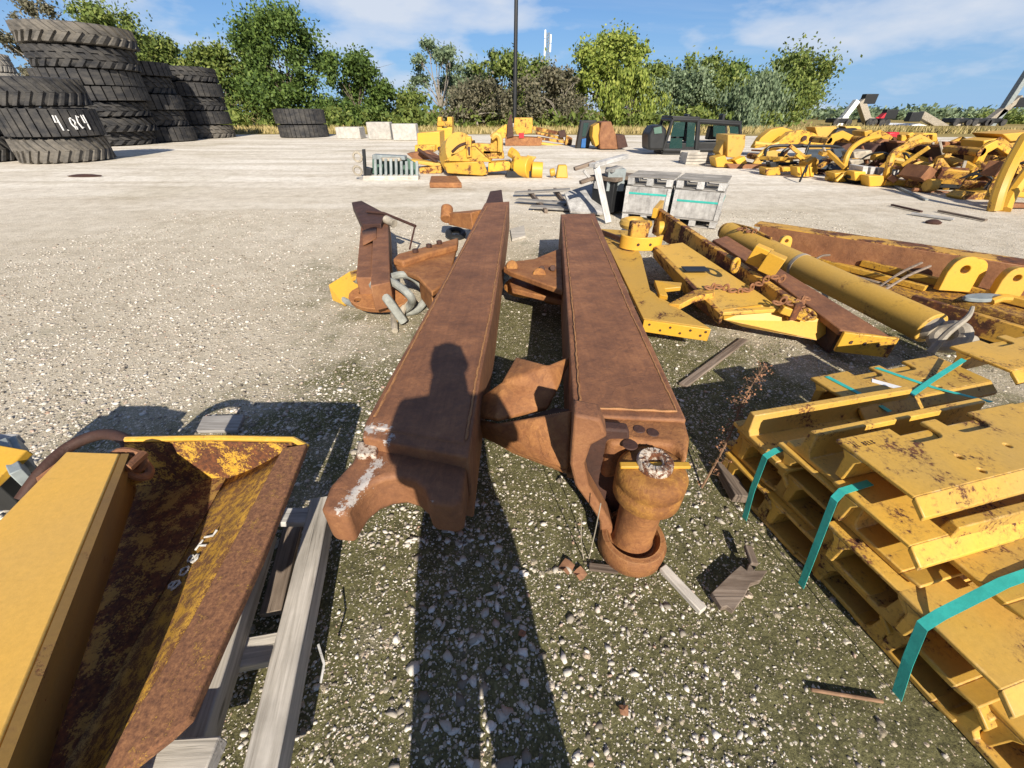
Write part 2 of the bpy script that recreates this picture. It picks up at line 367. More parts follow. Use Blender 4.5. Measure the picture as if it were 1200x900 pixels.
mp3 = nt.nodes.new('ShaderNodeMapping'); L(tc.outputs['Generated'], mp3.inputs[0]); mp3.inputs['Scale'].default_value = (4.2, 4.2, 12.5); mp3.inputs['Location'].default_value = (1.3, .4, .2)
n3 = nt.nodes.new('ShaderNodeTexNoise'); L(mp3.outputs[0], n3.inputs['Vector']); n3.inputs['Scale'].default_value = 1; n3.inputs['Detail'].default_value = 7; n3.inputs['Roughness'].default_value = .52
puffs = wramp(n3.outputs['Fac'], [(.49, 0), (.57, .5), (.70, .9)])
wisps = wramp(wnoise((.30, .75), 8, .62, (11, 2, 0), .9), [(.48, 0), (.78, .16)])
cl = wm('MAXIMUM', puffs, wisps)
sepn = wramp(sep.outputs['Z'], [(0.0, .85), (.10, .6), (.3, 0)])
mx = nt.nodes.new('ShaderNodeMix'); mx.data_type = 'RGBA'
hs = nt.nodes.new('ShaderNodeHueSaturation'); hs.inputs['Saturation'].default_value = 1.22; hs.inputs['Value'].default_value = 1.0; L(sky.outputs[0], hs.inputs['Color'])
L(cl, mx.inputs[0]); tint = nt.nodes.new('ShaderNodeMix'); tint.data_type = 'RGBA'; tint.blend_type = 'MULTIPLY'; tint.inputs[0].default_value = 1; L(hs.outputs[0], tint.inputs[6]); tint.inputs[7].default_value = (.50, .80, 1.20, 1)
hz = nt.nodes.new('ShaderNodeMix'); hz.data_type = 'RGBA'; L(sepn, hz.inputs[0]); L(tint.outputs[2], hz.inputs[6]); hz.inputs[7].default_value = (4.6, 7.6, 12.0, 1)
L(hz.outputs[2], mx.inputs[6]); mx.inputs[7].default_value = (9.6, 10.4, 11.8, 1)
L(mx.outputs[2], bg.inputs[0])
SC.view_settings.view_transform = 'Standard'; SC.view_settings.look = 'None'; SC.view_settings.gamma = 1; SC.view_settings.exposure = .55
SC.render.engine = 'CYCLES'; SC.cycles.max_bounces = 6; SC.cycles.use_denoising = True
# ================================================================ ground
def moss_np(x, y):
    from mathutils import noise as N
    a = N.fractal(V((x * .9, y * .9, 3.3)), 1.0, 2.0, 4) * .55
    e = math.sqrt(((x - .8) / 2.8) ** 2 + ((y - .9) / 4.2) ** 2)
    return max(0, min(1, (1.18 - e + a) * 1.6))
def ground_mat():
    g = G('gravel_ground'); P = g.raw
    sx = g.n('ShaderNodeSeparateXYZ'); g.l(P, sx.inputs[0])
    def ell(cx, cy, rx, ry):
        dx = g.math('DIVIDE', g.math('SUBTRACT', sx.outputs[0], cx), rx); dy = g.math('DIVIDE', g.math('SUBTRACT', sx.outputs[1], cy), ry)
        return g.math('SQRT', g.math('ADD', g.math('MULTIPLY', dx, dx), g.math('MULTIPLY', dy, dy)))
    n1 = g.noise(.55, 8, .62, P); n2 = g.noise(3.5, 8, .65, P)
    e = g.math('SUBTRACT', 1.32, ell(.8, .9, 2.8, 4.2))
    m = g.math('ADD', g.math('MULTIPLY', e, .85), g.math('ADD', g.math('MULTIPLY', g.math('SUBTRACT', n1, .5), 2.6), g.math('MULTIPLY', g.math('SUBTRACT', n2, .5), 1.5)))
    moss = g.ramp(m, [(.0, 0), (.18, .35), (.55, 1)])
    fine = g.noise(85, 6, .75, P); mid = g.noise(14, 8, .7, P)
    mc = g.ramp(g.math('ADD', g.math('MULTIPLY', fine, .6), g.math('MULTIPLY', mid, .4)), [(.32, (.022, .021, .012)), (.45, (.088, .083, .040)), (.56, (.175, .165, .072)), (.70, (.31, .285, .18))])
    sand = g.ramp(g.math('ADD', g.math('MULTIPLY', fine, .5), g.math('MULTIPLY', n2, .5)), [(.3, (.23, .195, .135)), (.5, (.52, .455, .34)), (.72, (.78, .70, .56))])
    c = g.mix(moss, sand, mc)
    h = None
    # chips: cells whose random value passes a threshold become pale stones
    for sc, thr_m, thr_s in ((30, .93, .55), (62, .80, .30), (140, .70, .22)):
        jit = g.n('ShaderNodeVectorMath'); jit.operation = 'ADD'; nn = g.n('ShaderNodeTexNoise'); g.l(P, nn.inputs['Vector']); nn.inputs['Scale'].default_value = sc * 1.3; nn.inputs['Detail'].default_value = 2
        sv = g.n('ShaderNodeVectorMath'); sv.operation = 'SCALE'; g.l(nn.outputs['Color'], sv.inputs[0]); sv.inputs['Scale'].default_value = .5 / sc
        g.l(P, jit.inputs[0]); g.l(sv.outputs[0], jit.inputs[1]); fl = g.n('ShaderNodeVectorMath'); fl.operation = 'MULTIPLY'; g.l(jit.outputs[0], fl.inputs[0]); fl.inputs[1].default_value = (1, 1, 0)
        vo = g.n('ShaderNodeTexVoronoi'); g.l(fl.outputs[0], vo.inputs['Vector']); vo.inputs['Scale'].default_value = sc
        sc_ = g.n('ShaderNodeSeparateColor'); g.l(vo.outputs['Color'], sc_.inputs[0])
        dens = g.noise(1.6, 5, .6, P); thr = g.math('ADD', g.math('ADD', g.math('MULTIPLY', moss, thr_m - thr_s), thr_s), g.math('MULTIPLY', g.math('SUBTRACT', .5, dens), .8))
        on = g.math('GREATER_THAN', sc_.outputs[0], thr); sz = g.math('ADD', g.math('MULTIPLY', sc_.outputs[1], .3), .22)
        ins = g.math('LESS_THAN', vo.outputs['Distance'], sz); k = g.math('MULTIPLY', on, ins)
        stone = g.ramp(sc_.outputs[2], [(0, (.37, .315, .22)), (.35, (.60, .53, .405)), (.75, (.82, .75, .61)), (1, (.60, .47, .34))])
        c = g.mix(k, c, stone)
        hh = g.math('MULTIPLY', k, g.math('SUBTRACT', sz, vo.outputs['Distance'])); hh = g.math('MULTIPLY', hh, 1.0 / sc)
        h = hh if h is None else g.math('ADD', h, hh)
    # far yard: packed pale marl with wheel-worn streaks
    far = g.ramp(sx.outputs[1], [(0, 0), (1, 1)]); dist = g.math('MULTIPLY', g.math('SUBTRACT', sx.outputs[1], 4), .12, True)
    st = g.noise(1, 8, .65, g.scl((.16, .8, 1), P)); packed = g.ramp(g.math('ADD', g.math('MULTIPLY', st, .6), g.math('MULTIPLY', n2, .4)), [(.3, (.42, .345, .25)), (.42, (.66, .60, .50)), (.55, (.83, .78, .68)), (.68, (.89, .85, .77))])
    ruts = g.noise(1, 6, .6, g.scl((.10, 1.1, 1), P)); worn = g.noise(.22, 6, .6, P)
    packed = g.mix(1, packed, g.ramp(ruts, [(.42, (.86, .84, .81)), (.52, (1, 1, 1)), (.62, (1.04, 1.04, 1.04))]), 'MULTIPLY'); packed = g.mix(1, packed, g.ramp(worn, [(.36, (.78, .76, .70)), (.5, (1, 1, 1))]), 'MULTIPLY')
    chipd = g.vor(16, 'F1', P, 'Color'); packed = g.mix(.35, packed, g.ramp(chipd, [(.2, (.62, .60, .56)), (.5, (1, 1, 1)), (.85, (1.18, 1.17, 1.15))]), 'MULTIPLY')
    c = g.mix(g.math('MULTIPLY', dist, .80), c, packed)
    bm = g.n('ShaderNodeBump'); g.l(g.math('SUBTRACT', 1, dist), bm.inputs['Strength']); bm.inputs['Distance'].default_value = 1; g.l(h, bm.inputs['Height']); g.nor = bm.outputs[0]
    g.bump(fine, .8, .006); g.bump(mid, .7, .016)
    return g.fin(c, .93, 0, .2)
gm = ground_mat()
mb = MB(); xs = [-900, -200, -60, -20, -8, -3, 0, 3, 8, 20, 60, 200, 900]; ys = [-60, -10, -2, 0, 2, 5, 10, 20, 30, 40, 60, 120, 300, 1200]
mb.v = [(x, y, 0) for y in ys for x in xs]; nx = len(xs)
mb.f = [(j * nx + i, j * nx + i + 1, (j + 1) * nx + i + 1, (j + 1) * nx + i) for j in range(len(ys) - 1) for i in range(nx - 1)]
tag(mb.build('ground', gm, at=(0, 0, 0), smooth=0), kind='structure')
def field_mat():
    g = G('dry_grass'); a = g.noise(.12, 6, .6, g.raw); b = g.noise(3, 6, .7, g.scl((1, .3, 1), g.raw))
    c = g.ramp(g.math('ADD', g.math('MULTIPLY', a, .6), g.math('MULTIPLY', b, .4)), [(.3, (.12, .12, .035)), (.5, (.30, .23, .085)), (.7, (.44, .34, .16))])
    g.bump(b, .6, .08); return g.fin(c, .95, 0, .1)
mb = MB(); e = [(-160, 36), (-40, 35), (-28, 36.5), (-12, 38), (0, 37), (12, 36), (30, 34), (60, 33), (160, 32)]
mb.v = [(x, y + rnd.uniform(-.5, .5), .004) for x, y in e] + [(x * 5, 1150, .004) for x, y in e]; n = len(e)
mb.f = [(i, i + 1, n + i + 1, n + i) for i in range(n - 1)]
tag(mb.build('grass_field', field_mat(), at=(0, 0, 0), smooth=0), kind='structure')
# grass blades standing at the field's edge
def np_mesh(name, verts, faces, mat, k):
    me = bpy.data.meshes.new(name); nv, nf = len(verts), len(faces)
    me.vertices.add(nv); me.vertices.foreach_set('co', np.asarray(verts, np.float32).ravel())
    me.loops.add(nf * k); me.loops.foreach_set('vertex_index', np.asarray(faces, np.int32).ravel())
    me.polygons.add(nf); me.polygons.foreach_set('loop_start', np.arange(0, nf * k, k, dtype=np.int32))
    me.update(calc_edges=True); me.materials.append(mat)
    o = bpy.data.objects.new(name, me); COL.objects.link(o); return o
def straw_mat():
    g = G('straw'); ge = g.n('ShaderNodeNewGeometry')
    return g.fin(g.ramp(ge.outputs['Random Per Island'], [(0, (.16, .15, .045)), (.4, (.34, .27, .11)), (1, (.5, .40, .2))]), .9, 0, .1)
rg = np.random.default_rng(3)
N_ = 14000; x = rg.uniform(-45, 45, N_); y = 38.5 + rg.exponential(5, N_); h = rg.uniform(.15, .5, N_); wd = rg.uniform(.03, .08, N_); a = rg.uniform(0, 3.14, N_)
c0 = np.stack([x, y, 0 * x], 1); dx = np.stack([np.cos(a) * wd, np.sin(a) * wd, 0 * x], 1); tip = c0 + np.stack([rg.normal(0, .1, N_), rg.normal(0, .1, N_), h], 1)
tag(np_mesh('dry_grass', np.stack([c0 - dx, c0 + dx, tip], 1).reshape(-1, 3), np.arange(N_ * 3).reshape(-1, 3), straw_mat(), 3), 'dry tan grass along the edge of the gravel yard', 'grass', kind='stuff')
# loose stones lying on the near ground
def stones():
    g = G('loose_stone'); ge = g.n('ShaderNodeNewGeometry')
    c = g.ramp(ge.outputs['Random Per Island'], [(0, (.17, .145, .11)), (.25, (.36, .32, .26)), (.6, (.58, .54, .465)), (.9, (.72, .68, .61)), (1, (.38, .25, .18))])
    c = g.mix(.5, c, g.ramp(g.noise(160, 4, .7, g.raw), [(.3, (.66,) * 3), (.7, (1.15,) * 3)]), 'MULTIPLY'); g.bump(g.noise(220, 3, .6, g.raw), .4, .002)
    m = g.fin(c, .9, 0, .25)
    bm = bmesh.new(); bmesh.ops.create_icosphere(bm, subdivisions=1, radius=1); bv = np.array([v.co[:] for v in bm.verts]); bf = np.array([[v.index for v in f.verts] for f in bm.faces]); bm.free()
    from mathutils import noise as NZ
    P = []; S = []
    r2 = np.random.default_rng(11)
    patches = [(r2.uniform(-1.6, 1.6), r2.uniform(.2, 3.2), r2.uniform(.12, .4)) for _ in range(34)]
    patches += [(-.10, .42, .16), (-.12, .62, .17), (-.06, .55, .2), (-.15, .85, .2), (.62, 1.05, .17), (.55, .95, .14), (-.55, 1.0, .2), (-.5, .5, .2)]
    tries = 0
    while len(P) < 26000 and tries < 400000:
        tries += 1
        u = r2.random(); y = .12 + 4.6 * u ** 1.5; x = r2.uniform(-1, 1) * (.75 + 1.15 * y)
        if x < -3.4 or x > 3.4: continue
        d = .10
        for px_, py_, rr in patches:
            q = ((x - px_) ** 2 + (y - py_) ** 2) / rr ** 2
            if q < 4: d += .9 * math.exp(-q)
        d += .45 * max(0, NZ.noise(V((x * 5, y * 5, 1)))) + .75 * (1 - moss_np(x, y))
        if r2.random() > d: continue
        P.append((x, y)); S.append(float(np.clip(r2.lognormal(-5.9, .5), .0013, .014)))
    n0 = len(P); tries = 0
    while len(P) < n0 + 24000 and tries < 300000:      # the paler, stonier ground towards the left and back
        tries += 1; y = 1.0 + 7.0 * r2.random() ** 1.3; x = r2.uniform(-1.25, .95) * (.75 + 1.15 * y)
        if x < -6.5 or x > 5.5 or r2.random() > .08 + .92 * (1 - moss_np(x, y)) * (.55 + .6 * NZ.noise(V((x * 1.7, y * 1.7, 5)))): continue
        P.append((x, y)); S.append(float(np.clip(r2.lognormal(-5.0, .38), .003, .016)))
    for _ in range(260):       # the bigger pieces
        a = r2.random(); x, y = (r2.normal(-.11, .14), r2.normal(.62, .24)) if a < .55 else (r2.uniform(-1.5, 1.7), r2.uniform(.2, 2.6))
        P.append((x, y)); S.append(float(r2.uniform(.007, .013) * (1.35 if a < .55 else 1)))
    P = np.array(P); S = np.array(S); n = len(P)
    vv = np.repeat(bv[None], n, 0); vv = vv * (1 + r2.uniform(-.42, .38, (n, len(bv), 1))) * r2.uniform(.5, 1.5, (n, 1, 3)) * np.array([1.1, 1.0, .62])
    a = r2.uniform(0, 6.28, n); ca, sa = np.cos(a)[:, None], np.sin(a)[:, None]
    X = vv[..., 0] * ca - vv[..., 1] * sa; Y = vv[..., 0] * sa + vv[..., 1] * ca
    out = np.stack([X * S[:, None] + P[:, :1], Y * S[:, None] + P[:, 1:], vv[..., 2] * S[:, None] + S[:, None] * .12], -1)
    fs = bf[None] + (np.arange(n) * len(bv))[:, None, None]
    o = np_mesh('loose_gravel', out.reshape(-1, 3), fs.reshape(-1, 3), m, 3)
    tag(o, 'loose white limestone gravel scattered over the mossy ground', 'gravel', kind='stuff')
stones()
# ================================================================ trees
def leaf_mat(name, stops, tr=.3):
    g = G(name); ge = g.n('ShaderNodeNewGeometry'); f = g.math('ADD', g.math('MULTIPLY', ge.outputs['Random Per Island'], .55), g.math('MULTIPLY', g.noise(.55, 3, .6), .45))
    c = g.ramp(f, stops); g.fin(c, .6, 0, .25); t = g.n('ShaderNodeBsdfTranslucent'); g.l(c, t.inputs[0]); x = g.n('ShaderNodeMixShader'); x.inputs[0].default_value = tr
    g.l(g.b.outputs[0], x.inputs[1]); g.l(t.outputs[0], x.inputs[2]); g.l(x.outputs[0], g.out.inputs[0]); return g.m
LF = {'dark': leaf_mat('leaf_dark', [(.2, (0.048, 0.084, 0.023)), (.5, (0.099, 0.161, 0.036)), (.8, (0.186, 0.261, 0.058))]),
      'mid': leaf_mat('leaf_mid', [(.2, (0.084, 0.121, 0.033)), (.5, (0.164, 0.221, 0.049)), (.8, (0.295, 0.332, 0.091))]),
      'bright': leaf_mat('leaf_bright', [(.2, (0.120, 0.171, 0.033)), (.5, (0.251, 0.312, 0.055)), (.8, (0.416, 0.453, 0.103))]),
      'grey': leaf_mat('leaf_grey', [(.2, (0.099, 0.145, 0.079)), (.5, (0.186, 0.251, 0.140)), (.8, (0.329, 0.403, 0.239))]),
      'brown': leaf_mat('leaf_brown', [(.2, (0.094, 0.095, 0.058)), (.5, (0.169, 0.159, 0.098)), (.8, (0.275, 0.244, 0.163))]) if True else leaf_mat('leaf_brown_', [(.2, (0.120, 0.105, 0.064)), (.5, (0.241, 0.192, 0.118)), (.8, (0.416, 0.322, 0.216))])}
def tree(cx, top, wpx, Y, leaf, label, kind='broad', seed=0, n_leaf=7000, base_y=146, low=.12):
    n_leaf = int(n_leaf * 2.3); wpx = wpx * 1.1
    """cx, top, wpx: where its crown shows; Y: how far it stands"""
    r = np.random.default_rng(seed + 100); b = atY(cx, base_y, Y); x0 = b.x; tp = atY(cx, top, Y).z
    wid = abs(atY(cx + wpx / 2, (top + 140) / 2, Y).x - atY(cx - wpx / 2, (top + 140) / 2, Y).x)
    rt = thing('tree', label, 'tree', (x0, Y, 0)); Hh = tp
    cz0 = Hh * low; cen = []
    nb = {'broad': 60, 'sparse': 34, 'bush': 60, 'willow': 54}[kind]
    nl = {'broad': 8, 'sparse': 6, 'bush': 10, 'willow': 7}[kind]; lob = []
    for i in range(nl):
        a = r.uniform(0, 6.283) if i else 0; t = (i + r.uniform(.1, .9)) / nl if i else 1.0
        prof = math.sqrt(max(0.02, 1 - (t * .93) ** 2.4)) if (kind == 'bush' or low < .1) else math.sin(math.pi * min(1, .2 + t * .72)) ** .7
        sgn = 1 if i % 2 else -1; q = wid * .36 * prof * r.uniform(.55, 1.1) * (1 if i else .2)
        lob.append((sgn * abs(math.cos(a)) * q if i else q * .5, math.sin(a) * q * .8, cz0 + (Hh - wid * .10 - cz0) * t))
    for i in range(nb):
        l = lob[i % nl]; g_ = r.normal(0, 1, 3)
        cen.append((l[0] + g_[0] * wid * .085, l[1] + g_[1] * wid * .085, min(Hh - wid * .05, max(.3, l[2] + g_[2] * wid * .06))))
    cen = np.array(cen); rad = r.uniform(.35, 1.25, nb) * wid * (.125 if kind != 'sparse' else .09)
    # trunk and limbs
    tb = MB(); fork = V((r.normal(0, .3), r.normal(0, .2), max(.6, Hh * .22))); tr = max(.1, Hh * .02)
    tb.tube(bez([(0, 0, -.05), (fork.x * .3, 0, fork.z * .5), fork], 4), [tr * (1.3 - .4 * i / 8) for i in range(9)], 8)
    idx = r.choice(nb, min(nb, 15), replace=False)
    for i in idx:
        p = V(cen[i]); mid = fork.lerp(p, .5) + V((r.normal(0, .3), r.normal(0, .3), r.uniform(.1, .5)))
        k = bez([fork - V((0, 0, .05)), mid, p], 4); tb.tube(k, [tr * .6 * (1 - .82 * j / (len(k) - 1)) for j in range(len(k))], 6)
        for _ in range(3):
            e = p + V((r.normal(0, 1), r.normal(0, 1), r.uniform(-.1, .9))) * float(rad[i]) * .75; tb.tube([p.lerp(fork, .25), p.lerp(e, .5), e], [tr * .14, tr * .1, tr * .03], 4)
    tb.v = [tuple(V(p) + V((x0, Y, 0))) for p in tb.v]
    tb.build('trunk', MT['bark_pale' if kind == 'sparse' or leaf == 'brown' else 'bark'], rt)
    # leaves
    wgt = rad ** 2; ci = r.choice(nb, n_leaf, p=wgt / wgt.sum()); d = r.normal(0, 1, (n_leaf, 3)); d /= np.linalg.norm(d, axis=1)[:, None]
    rr = rad[ci] * np.minimum(np.abs(r.normal(0, .62, n_leaf)) + .08, 1.7)
    if kind == 'willow': d[:, 2] = d[:, 2] * 1.7 - .4
    c = cen[ci] + d * rr[:, None] * np.array([1, 1, .8]); c[:, 2] = np.maximum(c[:, 2], .1)
    sz = r.uniform(.07, .165, n_leaf) * (Y / 60) * (1.15 if kind != 'sparse' else .95)
    u = r.normal(0, 1, (n_leaf, 3)); u /= np.linalg.norm(u, axis=1)[:, None]; w2 = np.cross(u, d + r.normal(0, .6, (n_leaf, 3))); w2 /= np.linalg.norm(w2, axis=1)[:, None]
    if kind == 'willow': u = u * .3 + np.array([0, 0, -1.0]); 
    u = u * sz[:, None] * 1.35; w2 = w2 * sz[:, None] * .8
    q = np.stack([c - u, c + w2, c + u, c - w2], 1).reshape(-1, 3)
    o = np_mesh('crown', q, np.arange(n_leaf * 4).reshape(-1, 4), LF[leaf], 4); o.parent = rt
    return rt
# (centre px, top px, width px, distance, leaf, label, shape, leaves)
TREES = [
    (312, 66, 80, 63, 'mid', 'middle green tree filling the gap at the left shoulder of the big oak', 'bush', 5000),
    (552, 74, 70, 66, 'grey', 'pale green tree between the thin open tree and the light pole', 'bush', 4500),
    (626, 70, 70, 68, 'mid', 'green tree showing just right of the light pole behind the grey scrub', 'bush', 4500),
    (762, 74, 70, 68, 'mid', 'green tree between the bright drooping tree and the flat-topped tree', 'bush', 5000),
    (846, 76, 72, 68, 'dark', 'dark green tree between the flat-topped tree and the wide right-hand tree', 'bush', 5000),
    (6, 22, 62, 60, 'grey', 'grey-green tree at the left edge of the photo behind the tyre stacks', 'broad', 5000),
    (98, -4, 95, 56, 'brown', 'half bare brownish tree behind the tallest tyre stack', 'sparse', 3600),
    (162, 4, 124, 59, 'mid', 'tall green tree whose crown rises right of the tallest tyre stack', 'broad', 8000),
    (218, 44, 66, 62, 'mid', 'small round green tree above the second and third tyre stacks', 'broad', 4500),
    (272, 52, 74, 57, 'mid', 'bushy green tree between the tyre stacks and the big dark oak', 'bush', 6000),
    (345, 9, 128, 58, 'dark', 'biggest dark green oak with a broad rounded crown', 'bush', 13000),
    (424, 64, 82, 55, 'dark', 'dark round bushy tree joined to the right of the big oak', 'bush', 8000),
    (484, 108, 66, 58, 'mid', 'low pale green bush in the gap between the two clumps of trees', 'bush', 3600),
    (517, 46, 78, 60, 'grey', 'thin open tree with pale trunk and sky showing through its crown', 'sparse', 3800),
    (560, 92, 96, 56, 'brown', 'grey-brown scrubby tree right of the thin open tree', 'bush', 5000),
    (590, 60, 76, 62, 'mid', 'green tree directly behind the light pole', 'broad', 6000),
    (648, 78, 84, 55, 'brown', 'grey half dead scrub tree right of the light pole', 'bush', 5600),
    (702, 37, 112, 60, 'bright', 'tallest yellow-green tree in the middle of the tree line', 'broad', 11000),
    (736, 82, 66, 55, 'bright', 'bright green drooping tree in front of the tallest yellow-green tree', 'willow', 5200),
    (806, 66, 88, 66, 'mid', 'dark green flat-topped tree behind the black cabs', 'broad', 6000),
    (786, 86, 88, 56, 'grey', 'grey-green bushy tree just left of the black cabs', 'bush', 7000),
    (900, 66, 132, 62, 'mid', 'wide green tree at the right end of the tree line', 'bush', 11000),
    (884, 96, 98, 54, 'grey', 'light grey-green willowy tree behind the yellow machine arms', 'willow', 7000),
    (1186, 136, 70, 70, 'mid', 'small green tree at the right edge beyond the boom lifts', 'bush', 3000)]
for i, (cx, tp, wp, Y, lf, lab, kd, nl) in enumerate(TREES):
    tag(tree(cx, tp, wp, Y, lf, lab, kd, i, nl, low=.05 if kd in ('bush', 'willow') else .2), group='trees along the back of the yard')
# low scrub under them
r = np.random.default_rng(5); n = 15000; cx = r.uniform(-52, 31, 150); cy = r.uniform(52, 60, 150); ch = r.uniform(.5, 2.0, 150); k = r.integers(0, 150, n)
d = r.normal(0, 1, (n, 3)); d /= np.linalg.norm(d, axis=1)[:, None]; c = np.stack([cx[k], cy[k], ch[k] * .5], 1) + d * np.stack([ch[k] * 1.5, ch[k], ch[k] * .55], 1)
c[:, 2] = np.maximum(c[:, 2], .05); u = r.normal(0, .17, (n, 3)); w2 = r.normal(0, .12, (n, 3))
tag(np_mesh('undergrowth', np.stack([c - u, c + w2, c + u, c - w2], 1).reshape(-1, 3), np.arange(n * 4).reshape(-1, 4), LF['mid'], 4), 'low green undergrowth along the foot of the trees', 'undergrowth', kind='stuff')

r = np.random.default_rng(8); n = 16000; bx_ = r.uniform(34, 150, 130); by_ = r.uniform(96, 120, 130); bh_ = r.uniform(.8, 2.1, 130); k = r.integers(0, 130, n)
d = r.normal(0, .6, (n, 3)); c = np.stack([bx_[k], by_[k], bh_[k] * .6], 1) + d * np.stack([bh_[k] * 1.8, bh_[k], bh_[k] * .5], 1); c[:, 2] = np.maximum(c[:, 2], .1); u = r.normal(0, .26, (n, 3)); w2 = r.normal(0, .2, (n, 3))
tag(np_mesh('distant_scrub', np.stack([c - u, c + w2, c + u, c - w2], 1).reshape(-1, 3), np.arange(n * 4).reshape(-1, 4), LF['grey'], 4), 'distant low scrub along the horizon beyond the boom lifts', 'scrub', kind='stuff')
# ================================================================ the two rusty push arms
def poly_at(pts, z): return [at(x, y, z) for x, y in pts]
arm = thing('push_arm', 'long rusty steel arm with open U-shaped jaw end and a person\'s shadow across it', 'machine arm', at(520, 400, 0), 'pair of long rusty push arms')
al_ = arm.location
MT['rust_splash'] = rust_mat('rust_with_white_flakes', RB, 5, (60, 1.5, 60), .3, .88, [(at(402, 597, .44) - al_, at(444, 540, .44) - al_, .045), (at(440, 535, .5) - al_, at(458, 512, .5) - al_, .03), (at(427, 503, .5) - al_, at(452, 503, .5) - al_, .055), (at(500, 590, .44) - al_, at(512, 590, .44) - al_, .03)], RE, RS)
mb = MB(); top = [(428, 494), (500, 365), (541, 290), (568, 238), (597, 236), (589, 290), (578, 365), (563, 440), (549, 536), (424, 512)]
mb.ext(poly_at(top, .50), (0, 0, -.36))
ins = [(436, 490), (503, 366), (571, 240), (594, 240), (575, 365), (559, 438), (545, 520), (432, 500)]
mb.ext(poly_at(ins, .506), (0, 0, -.02))
mb.build('beam', MT['rust_splash'], arm, bevel=.014, seg=3)
mb = MB(); mb.ext(poly_at([(568, 240), (590, 238), (588, 222), (574, 224)], .46), (0, 0, -.3)); mb.build('beam_end', MT['rust_dark'], arm, bevel=.015)
jaw = [(424, 510), (412, 540), (386, 568), (376, 594), (379, 600), (405, 603)]
jaw += [(412, 590), (422, 576), (436, 565), (452, 559), (470, 557), (486, 562), (497, 571), (503, 588), (535, 592), (541, 586), (549, 528), (500, 515)]
mb = MB(); mb.ext(poly_at(jaw, .44), (0, 0, -.17)); mb.build('jaw', MT['rust_splash'], arm, bevel=.022, seg=4)
mb = MB(); mb.ext(poly_at([(419, 516), (444, 517), (440, 533), (417, 534)], .462), (0, 0, -.05)); mb.build('worn_pad', MT['pale_rust'], arm, bevel=.01)
# a lug on the outer (left) side, and one further on
def flanged_lug(parent, mat, pts_top, pts_bot, zt, zb, th=.035, web=None):
    mb = MB(); mb.ext(poly_at(pts_top, zt), (0, 0, -th)); mb.ext(poly_at(pts_bot, zb), (0, 0, -th))
    a, b = poly_at(pts_top, zt), poly_at(pts_bot, zb)
    if web: 
        for i in web:
            p, q = a[i % len(a)], a[(i + 1) % len(a)]; r1, r2 = b[i % len(b)], b[(i + 1) % len(b)]
            d = (q - p).cross(Z).normalized() * .03; mb.add([p, q, r2, r1, p + d, q + d, r2 + d, r1 + d], [(0, 1, 2, 3), (7, 6, 5, 4), (0, 4, 5, 1), (1, 5, 6, 2), (2, 6, 7, 3), (3, 7, 4, 0)])
    return mb.build('side_lug', mat, parent, bevel=.008)
mb = MB(); mb.ext(poly_at([(537, 283), (500, 292), (468, 299), (461, 306), (466, 314), (490, 324), (506, 342), (524, 330)], .36), (0, 0, -.05))
mb.ext(poly_at([(500, 320), (490, 326), (506, 345), (522, 330)], .31), (0, 0, -.2)); mb.ext(poly_at([(466, 312), (490, 324), (500, 320), (480, 308)], .31), (0, 0, -.1)); mb.build('side_lug', MT['rust_orange'], arm, bevel=.012)
mb = MB(); mb.ext(poly_at([(537, 278), (500, 288), (466, 297), (460, 303), (472, 306), (502, 296), (536, 287)], .42), (0, 0, -.07)); mb.build('lug_ridge', MT['rust_orange'], arm, bevel=.02, seg=3)
for px, py in ((487, 296), (503, 290), (515, 286)): mb = MB(); mb.cyl(at(px, py, .42), at(px, py, .42) + V((0, 0, .035)), .03, n=6); mb.build('lug_bolt', MT['rust_dark'], arm, bevel=.004)
mb = MB(); p = at(553, 262, .3); q = at(528, 256, .30); mb.cyl(q + V((-.05, -.06, 0)), q + V((-.05, .10, .12)), .085, n=18); mb.bar(q, p + V((.1, 0, .05)), .12, .15, w1=.3, h1=.22)
mb.build('far_lug', MT['rust_orange'], arm, bevel=.012)
mb = MB(); mb.torus(at(534, 274, .06), .11, .045, (0.1, -.3, 1)); mb.build('rubber_ring', MT['black'], arm)

def weld(parent, pts, z, label=None):
    P = []; q = [at(x, y, z) for x, y in pts]
    for a, b in zip(q, q[1:]):
        n = max(2, int((b - a).length / .03)); P += [a.lerp(b, k / n) + V((rnd.gauss(0, .0015), rnd.gauss(0, .0015), 0)) for k in range(n)]
    mb = MB(); mb.tube(P, [.0045 + rnd.uniform(-.0015, .002) for _ in P], 6); mb.build('weld_seam', MT['rust_orange'], parent)
weld(arm, [(439, 488), (504, 365), (541, 295), (571, 241)], .506); weld(arm, [(546, 515), (559, 437), (575, 365), (594, 241)], .506)
arm2 = thing('push_arm', 'long rusty steel arm ending in a tall round pin boss, pointed bracket on its side', 'machine arm', at(720, 400, 0), 'pair of long rusty push arms')
mb = MB(); mb.ext(poly_at([(673, 486), (665, 370), (657, 251), (697, 250), (745, 362), (805, 492)], .54), (0, 0, -.38))
mb.ext(poly_at([(680, 478), (672, 370), (661, 256), (693, 255), (737, 362), (794, 482)], .546), (0, 0, -.02)); mb.build('beam', MT['rust'], arm2, bevel=.014, seg=3)
mb = MB(); mb.ext(poly_at([(674, 483), (803, 490), (809, 512), (806, 535), (790, 520), (742, 516), (716, 520), (706, 508), (684, 512)], .525), (0, 0, -.20)); mb.build('end_casting', MT['rust_orange'], arm2, bevel=.02, seg=3)
weld(arm2, [(680, 477), (672, 370), (661, 257)], .546); weld(arm2, [(681, 478), (793, 482), (737, 362), (693, 256)], .546)
B = at(768, 540, .53); BX, BY = B.x, B.y
mb = MB(); Tm = M.Translation((BX, BY, 0))
